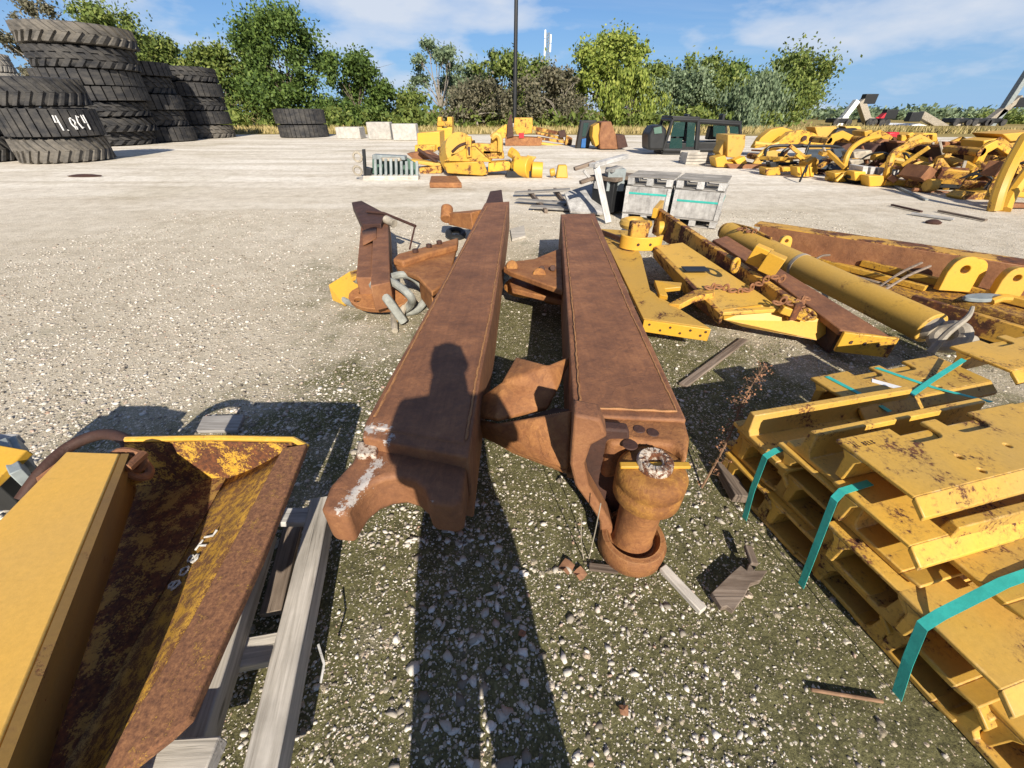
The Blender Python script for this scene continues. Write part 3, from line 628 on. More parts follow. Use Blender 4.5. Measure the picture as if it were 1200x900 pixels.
mb.lathe([(.001, .345), (.112, .345), (.124, .36), (.126, .41), (.121, .418), (.121, .432), (.126, .44), (.125, .475), (.112, .498), (.09, .507), (.001, .507)], Tm, 36); mb.build('pin_boss', MT['rust_pin'], arm2, smooth=50)
mb = MB(); mb.lathe([(.026, .5), (.060, .5), (.064, .508), (.064, .530), (.058, .538), (.034, .538), (.026, .532)], Tm, 36, True)
for k in range(14): mb.box((.047, 0, .539), (.018, .006, .005), Tm @ M.Rotation(k * .4488, 4, 'Z'))
mb.build('ring_nut', MT['pale_rust'], arm2, smooth=50)
mb = MB(); mb.lathe([(.001, .49), (.027, .49), (.027, .509), (.001, .509)], Tm, 20); mb.build('pin_hole', MT['rust_dark'], arm2)
mb = MB(); mb.box((BX, BY - .005, .512), (.25, .026, .014)); mb.build('lock_bar', MT['yellow'], arm2, bevel=.004)
mb = MB(); mb.lathe([(.001, .06), (.088, .06), (.078, .10), (.080, .30), (.092, .345), (.001, .346)], M.Translation((BX - .003, BY, 0)), 32); mb.build('pin_column', MT['rust_orange'], arm2, smooth=60)
mb = MB(); mb.lathe([(.001, .0), (.118, .0), (.136, .015), (.138, .075), (.128, .10), (.108, .104), (.092, .07), (.001, .062)], M.Translation((BX - .004, BY - .005, 0)), 40); mb.build('socket_cup', MT['rust_orange'], arm2, smooth=50)
# C shaped web between boss and cup, on the left
Yw = BY + .02; web = [(673, 486), (704, 492), (712, 512), (693, 522), (685, 545), (690, 570), (702, 590), (714, 610), (722, 625), (704, 640), (703, 612), (690, 592), (674, 570), (668, 545)]
mb = MB(); mb.ext([atY(x, y, Yw) for x, y in web], (.01, .09, 0)); mb.build('web_plate', MT['rust'], arm2, bevel=.01)
mb = MB(); a_ = [atY(x, y, BY + .12) for x, y in ((676, 500), (738, 505), (738, 585), (712, 610), (686, 560))]; mb.ext(a_, (0, .05, 0)); mb.build('back_web', MT['rust_dark'], arm2, bevel=.01)
for px, py, rr in ((738, 521, .030), (749, 503, .024), (765, 507, .024)): mb = MB(); c = at(px, py, .5255); mb.lathe([(.001, 0), (rr, 0), (rr * .9, .003), (.001, .0035)], M.Translation(c), 18); mb.build('bolt_head', MT['rust_dark'], arm2)  # small flat dark discs on top of the casting
# big hollow side bracket
def quads(mb, P, faces): mb.add([at(*p) for p in P], faces)
br = [(668, 418, .46), (640, 431, .50), (607, 422, .44), (590, 452, .40), (556, 476, .28), (552, 488, .22), (585, 495, .36), (641, 482, .33), (672, 480, .46), (668, 548, .30), (604, 524, .16), (560, 503, .12), (650, 462, .40), (640, 490, .30)]
mb = MB(); quads(mb, br, [(2, 1, 3), (1, 0, 12), (1, 12, 3), (3, 12, 7, 6), (3, 6, 4), (4, 6, 5)]); mb.build('bracket_upper_plate', MT['rust_orange'], arm2, solid=.03, smooth=50, bevel=.014)
mb = MB(); quads(mb, br, [(6, 8, 9, 10), (6, 10, 11), (6, 11, 5)]); mb.build('bracket_lower_plate', MT['rust_orange'], arm2, solid=.035, smooth=50, bevel=.014)
mb = MB(); quads(mb, [(600, 494, .30), (641, 484, .28), (672, 480, .40), (650, 478, .18)], [(0, 1, 3), (0, 3, 2), (1, 2, 3)]); mb.build('bracket_pocket', MT['rust_dark'], arm2, smooth=0)  # dark floor: shade of the hollow is put into its colour
mb = MB(); mb.tube([at(552, 484, .25), at(556, 498, .16), at(604, 526, .15), at(668, 550, .28)], [.022, .026, .026, .024], 8); mb.build('bracket_rim', MT['rust_orange'], arm2)
# second lug further along, with a shackle
mb = MB(); P_ = [at(658, 290, .42), at(626, 303, .42), at(594, 307, .42), at(590, 313, .42), at(598, 318, .42), at(660, 340, .42)]; mb.ext(P_, (0, 0, -.05))
P2 = [at(659, 318, .26), at(612, 318, .26), at(596, 328, .26), at(600, 338, .26), at(660, 352, .26)]; mb.ext(P2, (0, 0, -.05)); mb.build('side_lug', MT['rust_orange'], arm2, bevel=.01)
mb = MB(); mb.cyl(at(632, 322, .42), at(632, 322, .2), .055); mb.cyl(at(600, 312, .44), at(600, 312, .2), .05); mb.build('shackle_pin', MT['rust_pin'], arm2, bevel=.006)
mb = MB(); mb.torus(at(618, 336, .16), .12, .032, (0, -.3, 1), sx=1.5); mb.torus(at(648, 342, .15), .09, .03, (.2, -.8, .5), sx=1.3); mb.build('shackle', MT['rust_pin'], arm2)
for t in (0, 1): mb = MB(); mb.cyl(at(635 + 13 * t, 315 - 1 * t, .42), at(635 + 13 * t, 315 - t, .45), .028, n=6); mb.build('lug_bolt', MT['rust_dark'], arm2, bevel=.003)

# ================================================================ rusty folded piece and hoses left of the arms
st = thing('rusty_support', 'upright-lying brown rusty channel with a bent head, left of the arms', 'steel part', at(430, 340, 0))
def quadbar(mb, a, b, c, d, zt, th): mb.ext([at(*a, zt), at(*b, zt), at(*c, zt), at(*d, zt)], (0, 0, -th))
mb = MB(); mb.ext([at(424, 252, .36), at(437, 252, .36), at(436, 325, .36), at(417, 325, .36)], (0, 0, -.2)); mb.ext([at(438, 256, .40), at(455, 255, .40), at(457, 330, .40), at(434, 335, .40)], (0, 0, -.22)); mb.build('channel', MT['rust'], st, bevel=.01)
mb = MB(); mb.ext([at(412, 237, .42), at(424, 235, .44), at(452, 250, .46), at(446, 262, .46), at(424, 263, .42)], (0, 0, -.12)); mb.build('head_plate', MT['rust_dark'], st, bevel=.01)
mb = MB(); mb.add([at(425, 272, .365), at(442, 265, .40), at(441, 280, .40), at(426, 288, .365)], [(0, 1, 2, 3)]); mb.build('torn_flap', MT['rust'], st, solid=.015)
mb = MB(); mb.tube([at(430, 248, .47), at(450, 250, .48), at(487, 265, .40)], .018, 8); mb.tube([at(486, 266, .40), at(480, 292, .2)], .012, 6); mb.build('rod', MT['rust_dark'], st)
mb = MB(); mb.cyl(at(452, 257, .45), at(462, 262, .42), .05); mb.build('collar', MT['pale_steel'], st, bevel=.005)
yb = thing('yellow_bracket', 'curved yellow trough bracket beside the grey hoses, left of the arms', 'steel part', at(400, 335, 0))
mb = MB(); mb.add([at(385, 334, .16), at(390, 352, .03), at(402, 357, .03), at(440, 338, .14), at(436, 312, .24), at(410, 318, .24)], [(0, 1, 2), (0, 2, 5), (5, 2, 3, 4)]); mb.build('trough', MT['yellow'], yb, solid=.025, smooth=0)
mb = MB(); mb.ext([at(410, 318, .25), at(433, 311, .26), at(433, 318, .26), at(412, 325, .25)], (0, 0, -.04)); mb.build('flange', MT['yellow_worn'], yb, bevel=.005)
fl = thing('rusty_flange_plate', 'rusty oval plate with round holes lying among the grey hoses', 'steel part', at(440, 350, 0))
mb = MB(); c = at(441, 352, .15); mb.prism([(math.cos(a) * (.30 if math.cos(a) > 0 else .24), math.sin(a) * .15) for a in [k * .314 for k in range(20)]], .05, M.Translation(c) @ M.Rotation(R(22), 4, 'X') @ M.Rotation(R(-8), 4, 'Z'), [circ(-.13, .04, .03), circ(-.14, -.06, .03), circ(.1, .02, .035)]); mb.build('plate', MT['rust_orange'], fl, bevel=.006)
hz = thing('hydraulic_hose', 'tangle of grey rubber hoses on the gravel left of the arms', 'hose', at(475, 350, 0))
mb = MB(); mb.tube(bez([at(404, 335, .08), at(402, 350, .05), at(420, 358, .06), at(445, 362, .08), at(468, 362, .10)], 5), .03, 10); mb.build('hose', MT['hose'], hz)
mb = MB(); mb.tube(bez([at(412, 328, .14), at(440, 330, .30), at(470, 322, .32), at(488, 328, .28), at(500, 345, .14), at(490, 362, .05), at(474, 366, .04)], 6), .034, 10); mb.build('hose', MT['hose'], hz)
mb = MB(); mb.tube(bez([at(436, 336, .3), at(446, 328, .33), at(462, 332, .34), at(480, 346, .28), at(482, 356, .16), at(470, 366, .05)], 6), .034, 10); mb.build('hose', MT['hose'], hz)
mb = MB(); mb.tube([at(438, 332, .34), at(455, 352, .26), at(473, 377, .06)], .038, 10); mb.build('hose', MT['hose'], hz)
mb = MB(); mb.cyl(at(476, 352, .16), at(467, 376, .05), .035, .028, 8); mb.cyl(at(461, 366, .06), at(463, 388, .03), .03, .028, 8); mb.build('hose_fitting', MT['pale_steel'], hz, bevel=.004)
mb = MB(); mb.cyl(at(470, 356, .12), at(464, 378, .04), .016); mb.build('fitting_sleeve', MT['yellow'], hz)

# ================================================================ left foreground: trough on a pallet
tr = thing('yellow_frame_section', 'big open yellow and rust-mottled steel trough with chalk marks, on the wooden pallet', 'steel part', at(230, 640, 0))
def facepart(name, P, faces, mat, th=.02, bevel=.004, off=-1): 
    mb = MB(); mb.add([at(*p) for p in P], faces); return mb.build(name, mat, tr, solid=th, bevel=bevel, smooth=0, off=off)
A_ = at(78, 529, .58); B_ = at(140, 531, .58); C_ = at(-2, 872, .58); D_ = C_ + (C_ - B_) * .35; E_ = A_ + (D_ - B_) * .85 + V((-.25, 0, 0))
mb = MB(); mb.ext([A_, B_, C_, D_, E_], (0, 0, -.02)); mb.ext([B_ + V((0, 0, -.001)), A_ + V((0, 0, -.001)), A_ + V((0, .012, -.03)), B_ + V((0, .012, -.03))], (0, 0, -.03)); mb.build('top_plate', MT['yellow_plate'], tr, bevel=.004)
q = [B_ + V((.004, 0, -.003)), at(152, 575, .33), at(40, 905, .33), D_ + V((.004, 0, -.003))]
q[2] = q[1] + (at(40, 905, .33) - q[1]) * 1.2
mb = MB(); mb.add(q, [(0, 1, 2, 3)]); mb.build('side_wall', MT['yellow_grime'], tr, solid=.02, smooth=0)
zf = .27
f1, f2 = at(150, 572, zf), at(268, 562, zf + .01); f3, f4 = at(170, 745, zf), at(40, 905, zf)
f3 = f2 + (at(160, 760, zf) - f2) * 1.55; f4 = f1 + (f4 - f1) * 1.25
mb = MB(); mb.add([f1, f2, f3, f4], [(0, 1, 2, 3)]); mb.build('floor_plate', MT['trough_floor'], tr, solid=.02, smooth=0)
g1, g2 = at(268, 562, zf + .005), at(340, 527, .44); g4 = f3 + V((0, 0, .004)); g3 = g2 + (at(150, 868, .40) - g2) * 1.12
mb = MB(); N_ = 8
gv = []
for i in range(N_ + 1):
    a, b = g1.lerp(g4, i / N_), g2.lerp(g3, i / N_); gv += [a.lerp(b, t) + V((0, 0, -.012 * math.sin(t * 3.14))) for t in (0, .25, .5, .75, 1)]
mb.add(gv, [(i * 5 + j, i * 5 + j + 1, i * 5 + j + 6, i * 5 + j + 5) for i in range(N_) for j in range(4)]); mb.build('sloping_wall', MT['yellow_rusty'], tr, solid=.016, smooth=60)
h1, h2 = g2 + V((-.07, 0, -.022)), at(362, 526, .46); h3 = at(160, 868, .42); h4 = g3 + V((-.05, 0, 0))
rimv = []
mb = MB(); mb.add([at(334, 531, .462), h2, at(311, 660, .452), at(268, 756, .445), at(229, 846, .44), at(206, 868, .435), at(150, 912, .42), at(132, 905, .425), at(155, 858, .432), at(193, 798, .44), at(227, 738, .445), at(268, 660, .452)], [(0, 1, 2, 11), (11, 2, 3, 10), (10, 3, 4, 9), (9, 4, 5, 8), (8, 5, 6, 7)]); mb.build('rim_flange', MT['rust_fleck'], tr, solid=.03, bevel=.006, smooth=0)
# far end wall with bright rim
k1, k2, k3, k4 = at(150, 516, .50), at(342, 514, .50), at(340, 545, .36), at(150, 575, zf)
mb = MB(); mb.add([at(150, 517, .49), at(250, 514, .48), at(345, 517, .48), at(352, 530, .43), at(268, 562, zf), at(150, 573, zf)], [(0, 1, 4, 5), (1, 2, 3, 4)]); mb.build('end_wall', MT['end_wall'], tr, solid=.018, smooth=0)
mb = MB(); p_ = [at(148, 515, .50), at(250, 513, .495), at(344, 515, .495), at(360, 524, .47)]; mb.tube(p_, [.012] * 4, 8); mb.build('end_rim', MT['yellow'], tr)
# unseen near end wall, added to throw its shade into the trough
mb = MB(); mb.add([V((-1.25, .14, .30)), V((-.83, .10, .30)), V((-.85, .08, .40)), V((-1.0, .08, .60)), V((-1.2, .12, .64))], [(0, 1, 2, 3, 4)]); mb.build('end_wall', MT['yellow_half'], tr, solid=.02, smooth=0)
# chain link and eye bolted to the corner
mb = MB(); mb.torus(at(150, 540, .53), .035, .013, (.3, -1, .6), 16, 8, 1.3); mb.torus(at(160, 548, .49), .035, .013, (1, .2, .5), 16, 8, 1.3); mb.tube([at(140, 545, .56), at(150, 549, .55), at(168, 532, .54)], .016, 8); mb.build('chain_link', MT['rust'], tr)
mb = MB(); mb.lathe([(.001, 0), (.045, 0), (.045, .03), (.03, .05), (.001, .05)], M.Translation(at(163, 558, .42)), 14); mb.build('eye_boss', MT['yellow_half'], tr)
# chalk marks on the sloping wall : 808 TL
def stroke(mb, pts, u, v, o, n, wd=.004, lift=.004):
    P = [o + u * x + v * y + n * lift for x, y in pts]
    mb.tube(P, wd, 5)
GL = {'8': [[(.25 + .22 * math.cos(a), .27 + .25 * math.sin(a)) for a in [k * .52 for k in range(13)]], [(.25 + .18 * math.cos(a), .74 + .22 * math.sin(a)) for a in [k * .52 for k in range(13)]]],
      '0': [[(.27 + .24 * math.cos(a), .45 + .38 * math.sin(a)) for a in [k * .45 for k in range(15)]]], 'T': [[(0, .95), (.6, .9)], [(.3, .93), (.28, .05)]],
      'L': [[(.1, 1), (.12, .05), (.5, .08)]], '4': [[(.1, 1), (.05, .5), (.5, .5)], [(.42, 1.0), (.42, 0)]], '6': [[(.4, .95), (.15, .6), (.08, .3), (.2, .05), (.42, .1), (.42, .4), (.2, .5), (.1, .35)]], 'C': [[(.5, .85), (.25, .95), (.05, .5), (.2, .1), (.5, .15)]],
      '.': [[(.1, 0), (.14, .03)]], '-': [[(.05, .45), (.4, .5)]], 'E': [[(.5, .95), (.1, .95), (.1, .5), (.4, .5)], [(.1, .5), (.1, 0), (.5, 0)]], 'A': [[(0, 0), (.25, 1), (.5, 0)], [(.1, .4), (.4, .4)]], 'B': [[(.1, 0), (.1, 1), (.42, .85), (.12, .5), (.48, .25), (.1, 0)]], ' ': [], '1': [[(.2, 0), (.22, 1)]]}
def write(mb, txt, o, u, v, n, size, wd, lift=.004, adv=.75):
    for i, ch in enumerate(txt):
        for s_ in GL[ch]: stroke(mb, s_, u * size, v * size, o + u * size * adv * i, n, wd, lift)
ga = lambda s_, t: g1.lerp(g4, s_).lerp(g2.lerp(g3, s_), t)
uu = (ga(.27, .52) - ga(.44, .34)); un = uu.normalized(); nn_ = (g2 - g1).cross(g4 - g1); nn_ = nn_ if nn_.z > 0 else -nn_; nn_.normalize(); vv_ = nn_.cross(un).normalized()
mb = MB(); write(mb, '808TL', ga(.50, .26), un, vv_, nn_, .056, .0032, .0125); mb.v = [(x + rnd.gauss(0, .0018), y + rnd.gauss(0, .0018), z) for x, y, z in mb.v]; mb.build('chalk_mark', MT['chalk'], tr)
# the dark bent pipe that arches behind the top plate
ap = thing('bent_pipe', 'dark rusty bent pipe arching behind the yellow trough', 'pipe', at(90, 530, 0))
mb = MB(); mb.tube(bez([at(26, 585, .36), at(52, 550, .42), at(84, 522, .45), at(120, 509, .47), at(146, 515, .48), at(152, 533, .44)], 6), .022, 12); mb.build('pipe', MT['rust_dark'], ap)
mb = MB(); mb.ext([at(42, 560, .42), at(80, 532, .44), at(78, 548, .42), at(48, 575, .40)], (0, 0, -.02)); mb.build('gusset', MT['rust'], ap)
yx = thing('yellow_lug_block', 'yellow plate with a round hole at the left edge beside the trough', 'steel part', at(5, 560, 0))
mb = MB(); c = at(-4, 556, .42); mb.prism([(-.25, -.09), (.07, -.075), (.055, .10), (-.25, .10)], .03, M.Translation(c) @ M.Rotation(R(14), 4, 'X') @ M.Rotation(R(-10), 4, 'Z'), [circ(.0, .01, .018)]); mb.build('plate', MT['yellow'], yx, bevel=.004)
mb = MB(); mb.bar(at(8, 522, .42), at(26, 560, .42), .035, .07); mb.bar(at(20, 520, .40), at(30, 545, .40), .03, .08); mb.build('side_bracket', MT['grey_steel'], yx, bevel=.004)
mb = MB(); mb.bar(at(-60, 560, .25), at(25, 560, .25), .14, .26); mb.build('base_block', MT['black'], yx, bevel=.004)
wb = board('wood_block', at(-60, 519, .40), at(18, 519, .40), .06, .05, MT['wood_white']); tag(wb, 'short pale wooden block behind the yellow plate at the left edge', 'block')
# pallet under it
pl = thing('wooden_pallet', 'grey weathered wooden pallet under the big yellow trough', 'pallet', at(320, 760, 0))
zp = .20
board('stringer', at(380, 590, zp - .045), at(300, 960, zp - .045), .085, .09, MT['wood'], pl, sag=.0015)
board('stringer', at(310, 625, zp - .06), at(222, 900, zp - .06), .07, .09, MT['wood'], pl, sag=.0015)
board('stringer', at(130, 625, zp - .06), at(-40, 930, zp - .06), .07, .09, MT['wood'], pl, sag=.0015)
board('cross_board', at(190, 785, .085), at(335, 758, .085), .09, .04, MT['wood'], pl)
board('cross_board', at(200, 606, .155), at(372, 606, .155), .075, .03, MT['wood_white'], pl)
board('lower_board', at(345, 612, .045), at(318, 720, .03), .075, .03, MT['wood_dark'], pl)
board('cross_board', at(165, 893, .235), at(254, 887, .235), .07, .05, MT['wood'], pl)
mb = MB(); mb.tube([at(373, 755, .15), at(380, 778, .13), at(376, 800, .1)], .004, 5); mb.build('splinter', MT['wood_white'], pl)
bk = MB(); bk.ext([at(232, 508, .0), at(240, 491, .0), at(288, 489, .0), at(280, 508, .0)], (0, 0, .025)); tag(bk.build('wood_offcut', MT['wood_grey'], None, bevel=.004), 'small grey plank end lying in the shade behind the yellow trough', 'wood')

# ================================================================ stack of yellow track shoes on the right
TH = R(14); O_ = V((1.06, 1.45, 0)); e1 = V((math.cos(TH), math.sin(TH), 0)); e2 = V((math.sin(TH), -math.cos(TH), 0)); LS = .89
def shoe_meshes():
    def notch(x0, x1, y1, d):      # rounded cut from the edge y1 going in by d
        r = .03; o = [(x0, y1), (x0, y1 - d + r)] + [(x0 + r - r * math.cos(R(a)), y1 - d + r - r * math.sin(R(a))) for a in (22, 45, 68, 90)]
        return o + [(x1 - r + r * math.sin(R(a)), y1 - d + r - r * math.cos(R(a))) for a in (0, 22, 45, 68)] + [(x1, y1 - d + r), (x1, y1)]
    out = [(0, -.115), (LS, -.115), (LS, .155)] + list(reversed(notch(.245, .40, .155, .085) + [(.405, .16)][:0] + notch(.475, .64, .155, .085))) + [(0, .155)]
    holes = [circ(x, y, .011, 10) for x, y in ((.33, -.02), (.33, -.085), (.56, -.02), (.56, -.085))]
    res = []
    for sgn in (1, -1):
        mb = MB(); mb.prism([(x, y) for x, y in out], .022 if sgn > 0 else .016, M.Translation((0, 0, 0 if sgn > 0 else -.006)) if False else None, holes)
        lip = [(0, -.113, .016), (0, -.165, -.024), (0, -.163, -.046), (0, -.113, -.006)] if sgn < 0 else [(0, -.113, .016), (0, -.168, .026), (0, -.17, .014), (0, -.113, 0)]
        mb.ext(lip, (LS, 0, 0))
        if sgn > 0: gr = [(0, .040, .014), (0, .125, .014), (0, .104, .04), (0, .098, .127), (0, .066, .127), (0, .060, .04)]
        else: gr = [(0, .125, .002), (0, .045, .002), (0, .064, -.025), (0, .070, -.11), (0, .10, -.11), (0, .106, -.025)]
        mb.ext(gr, (LS, 0, 0))
        o = mb.build('track_shoe', MT['yellow_shoe'], None, bevel=.0045, at=(0, 0, 0)); o.name = 'track_shoe'; res.append(o)
    return res
UP, DN = shoe_meshes(); used_ = set()
GRP = 'yellow steel track shoes strapped in a stack'
rs = random.Random(21)
def shoe(kind, s1, s2, z, label, rz=0, tilt=0):
    src = UP if kind == 'u' else DN
    o = src if kind not in used_ else src.copy()
    if kind in used_: COL.objects.link(o)
    used_.add(kind); p = O_ + e1 * s1 + e2 * (s2 + .14)
    o.matrix_local = M.Translation((p.x, p.y, z)) @ M.Rotation(TH + rz, 4, 'Z') @ M.Rotation(tilt, 4, 'X')
    tag(o, label, 'track shoe', GRP); return o
ORD = ['farthest', 'second', 'third', 'fourth', 'nearest']; LAY = ['bottom', 'second lowest', 'third', 'fourth', 'fifth', 'sixth']
for c in range(5):
    n = (2, 2, 3, 2, 1)[c]
    s2 = .0 + .262 * c
    for k in range(n):
        z = .004 + .147 * k; j = rs.uniform(-.03, .03)
        shoe('u', j + (.02 if c < 3 else .0), s2, z, f'yellow track shoe, {LAY[2 * k]} layer of the {ORD[c]} column of the strapped stack')
        shoe('d', j + rs.uniform(-.025, .025) + .01, s2 + (.045 if (c, k) != (2, 2) else -.02), z + .129, f'yellow track shoe, {LAY[2 * k + 1]} layer of the {ORD[c]} column of the strapped stack')
T0 = .445
shoe('d', .58, -.13, .375, 'yellow track shoe with tabs at the far edge of the stack, under crossed teal straps', R(1))
shoe('u', -.01, .03, .315, 'yellow track shoe at the far corner of the stack top, long ridge upward', R(-1))
shoe('u', .03, .27, .40, 'yellow track shoe with its ridge up, just behind the notched flat one', 0)
shoe('d', .01, .25, .383, 'yellow track shoe lying just under the ridge-up one behind the notched shoe')
shoe('d', .02, .425, T0 + .112, 'large flat-side-up yellow track shoe with two notches and dark stamped letters', 0)
shoe('u', .15, .69, .36, 'yellow track shoe with sunlit ridge, nearer the camera than the notched one', R(-1))
shoe('d', 1.50, -.12, T0 + .0, 'yellow track shoe at the right edge, standing higher than the stack top', R(3))
for s2_, z_, t_ in ((.30, .10, 'low'), (.30, .24, 'middle'), (.34, .40, 'top')): shoe('u', .94, s2_, z_, f'yellow track shoe at the right edge, {t_} one beside the notched shoe')
# red-brown stamped letters on the flat shoe
mb = MB(); o_ = O_ + e1 * .045 + e2 * .465 + V((0, 0, T0 + .1285)); write(mb, 'AL 8ELB', o_, e1, -e2, Z, .017, .0014, .0006, .8); mb.v = [tuple(p) for p in mb.v]
st_ = mb.build('stamped_letters', MT['rust_dark'], None); fs_ = [o for o in bpy.data.objects if o.get('label', '').startswith('large flat-side-up')][0]
bpy.context.view_layer.update(); wm_ = st_.matrix_world.copy(); st_.parent = fs_; st_.matrix_local = fs_.matrix_local.inverted() @ M.Translation(st_.location)
# paper stickers
def sp0_(s1, s2, z): p = O_ + e1 * s1 + e2 * s2; return V((p.x, p.y, z))
mb = MB(); mb.box((0, 0, 0), (.13, .04, .001), M.Translation(sp0_(.90, .01, .3925)) @ M.Rotation(TH - .9, 4, 'Z')); tag(mb.build('paper_label', MT['white_paint']), 'blank white paper label stuck on the far flat track shoe', 'label')
# teal straps
def strap(pts, label, wd=.026):
    mb = MB(); P = [V(p) for p in pts]
    for side in (0,):
        vs = []
        for i, p in enumerate(P):
            t = (P[min(i + 1, len(P) - 1)] - P[max(i - 1, 0)]).normalized(); 
            vs += [p + strap.ax * wd / 2, p - strap.ax * wd / 2]
        mb.add(vs, [(2 * i, 2 * i + 1, 2 * i + 3, 2 * i + 2) for i in range(len(P) - 1)])
    o = mb.build('strap', MT['strap'], None, solid=.0018, smooth=0, off=0); return tag(o, label, 'strap', 'teal plastic straps round the track shoes')
def sp_(s1, s2, z): p = O_ + e1 * s1 + e2 * s2; return V((p.x, p.y, z))
strap.ax = e2
strap([sp_(.14, .245, .372), sp_(.0, .25, .366), sp_(-.05, .255, .345), sp_(-.062, .28, .17), sp_(-.062, .31, .0)], 'teal strap running down the left end of the stack, farthest of the three')
strap([sp_(.10, .535, T0 + .010), sp_(-.03, .54, T0 + .006), sp_(-.058, .548, T0 - .02), sp_(-.066, .59, .22), sp_(-.066, .63, .0)], 'teal strap down the left end of the stack beside the notched shoe')
strap([sp_(.85, .895, .405), sp_(.20, .90, .391), sp_(.13, .905, .384), sp_(.0, .908, .318), sp_(-.05, .912, .28), sp_(-.062, .955, .14), sp_(-.062, 1.0, .0)], 'nearest teal strap, bent over the low front corner of the stack', .03)
strap.ax = e1
strap([sp_(.66, -.13, .36), sp_(.66, -.125, .394), sp_(.69, .08, .394), sp_(.72, .17, .375)], 'short teal strap end across the far left tab of the stack')
strap([sp_(1.0, -.15, .36), sp_(1.0, -.13, .3945), sp_(1.10, .09, .3945), sp_(1.2, .26, .41)], 'teal strap crossing the far flat shoe away from the camera')
strap.ax = e2
strap([sp_(.92, .11, .396), sp_(1.15, .04, .398), sp_(1.45, -.03, .44)], 'teal strap lying along the far flat shoe towards the right edge')

# ================================================================ small things on the near ground
def offcut(px0, px1, w_, h_, label, mat, z=.03):
    o = board('wood_offcut', at(*px0, z), at(*px1, z), w_, h_, mat); o.rotation_euler.rotate_axis('X', rnd.uniform(-.15, .15)); return tag(o, label, 'wood')
offcut((776, 665), (824, 716), .035, .03, 'narrow grey split stick of wood next to the rusty socket', MT['wood'])
def jagged(pts, z, th, label, mat):
    mb = MB(); P = poly_at(pts, z); mb.ext(P, (0, 0, -th)); o = mb.build('wood_offcut', MT[mat], None, bevel=.003); return tag(o, label, 'wood')
jagged([(834, 694), (856, 672), (868, 662), (875, 668), (878, 659), (884, 668), (900, 668), (892, 680), (880, 684), (873, 698), (860, 716), (852, 710), (846, 712)], .05, .028, 'short broken reddish-brown plank end beside the track shoe stack', 'wood_dark')
offcut((876, 640), (884, 662), .03, .02, 'small upright splinter leaning on the broken plank', MT['wood_dark'], .06)
offcut((845, 545), (868, 585), .07, .05, 'dark grey block of wood at the shaded corner of the shoe stack', MT['wood_dark'], .05)
offcut((950, 808), (1035, 822), .012, .01, 'thin brown stick in front of the shoe stack', MT['stem'], .012)
offcut((690, 664), (724, 668), .035, .012, 'flat grey chip of wood by the rusty socket', MT['wood_dark'], .012)
offcut((800, 452), (872, 398), .06, .02, 'dark stick in the shade between right arm and shoes', MT['wood_dark'], .012)
# dry weed
wd = thing('dry_weed', 'tall dry brown weed stalk between the right arm and the shoe stack', 'weed', at(822, 570, 0))
mb = MB(); base = at(822, 572, 0); tipp = atY(896, 428, base.y + .35); path = bez([base, base.lerp(tipp, .35) + V((.01, 0, .02)), base.lerp(tipp, .7) + V((-.015, 0, .01)), tipp], 5)
mb.tube(path, [.0055 - .0035 * i / (len(path) - 1) for i in range(len(path))], 5); r_ = random.Random(9)
lv = MB()
for i in range(150):
    t = r_.betavariate(2.6, 1.5) if i < 125 else r_.uniform(.1, .5); k = t * (len(path) - 1); p = path[int(k)].lerp(path[min(int(k) + 1, len(path) - 1)], k % 1)
    d = V((r_.gauss(0, 1), r_.gauss(0, 1), r_.gauss(.3, .6))).normalized(); L_ = r_.uniform(.015, .07) * (1.1 - .3 * t); e = p + d * L_
    mb.tube([p, e], [.0012, .0006], 3, False)
    for _ in range(2):
        c = e + V((r_.gauss(0, .006), r_.gauss(0, .006), r_.gauss(0, .006))); a = V((r_.gauss(0, 1), r_.gauss(0, 1), r_.gauss(0, 1))).normalized() * r_.uniform(.003, .008); b = a.orthogonal().normalized() * .0045
        lv.add([c - a, c + b, c + a, c - b], [(0, 1, 2, 3)])
mb.build('stalk', MT['stem'], wd); tag(lv.build('seed_head', MT['leaf_dry'], wd, smooth=0), kind='stuff')
gw = thing('dry_weed', 'two thin pale weed stems in front of the rusty socket', 'weed', at(688, 660, 0))
mb = MB(); mb.tube(bez([at(690, 655, 0), atY(697, 625, at(690, 655, 0).y), atY(704, 590, at(690, 655, 0).y - .02)], 4), .0022, 5); mb.tube(bez([at(684, 656, 0), atY(681, 630, at(684, 656).y), atY(682, 602, at(684, 656).y)], 4), .002, 5); mb.build('stem', MT['pale_steel'], gw)
def dry_leaf(px, py, label, s=.02):
    mb = MB(); c = at(px, py, .012); a = rnd.uniform(0, 6)
    ring = [c + V((math.cos(a + k * .785) * s * (1 + .3 * (k % 2)), math.sin(a + k * .785) * s * (1 + .3 * (k % 2)), rnd.uniform(-.4, .5) * s)) for k in range(8)]
    mb.add([c] + ring, [(0, k + 1, (k + 1) % 8 + 1) for k in range(8)]); return tag(mb.build('dead_leaf', MT['leaf_dry'], None, solid=.0012, smooth=0), label, 'leaf')
dry_leaf(731, 832, 'curled brown dead leaf alone on the moss near the bottom edge', .014); dry_leaf(664, 664, 'brown dead leaf left of the rusty socket', .026); dry_leaf(680, 672, 'second brown dead leaf against the rusty socket, nearer the camera', .022)
dry_leaf(612, 742, 'small reddish dead leaf on the gravel in the person\'s shadow', .012)
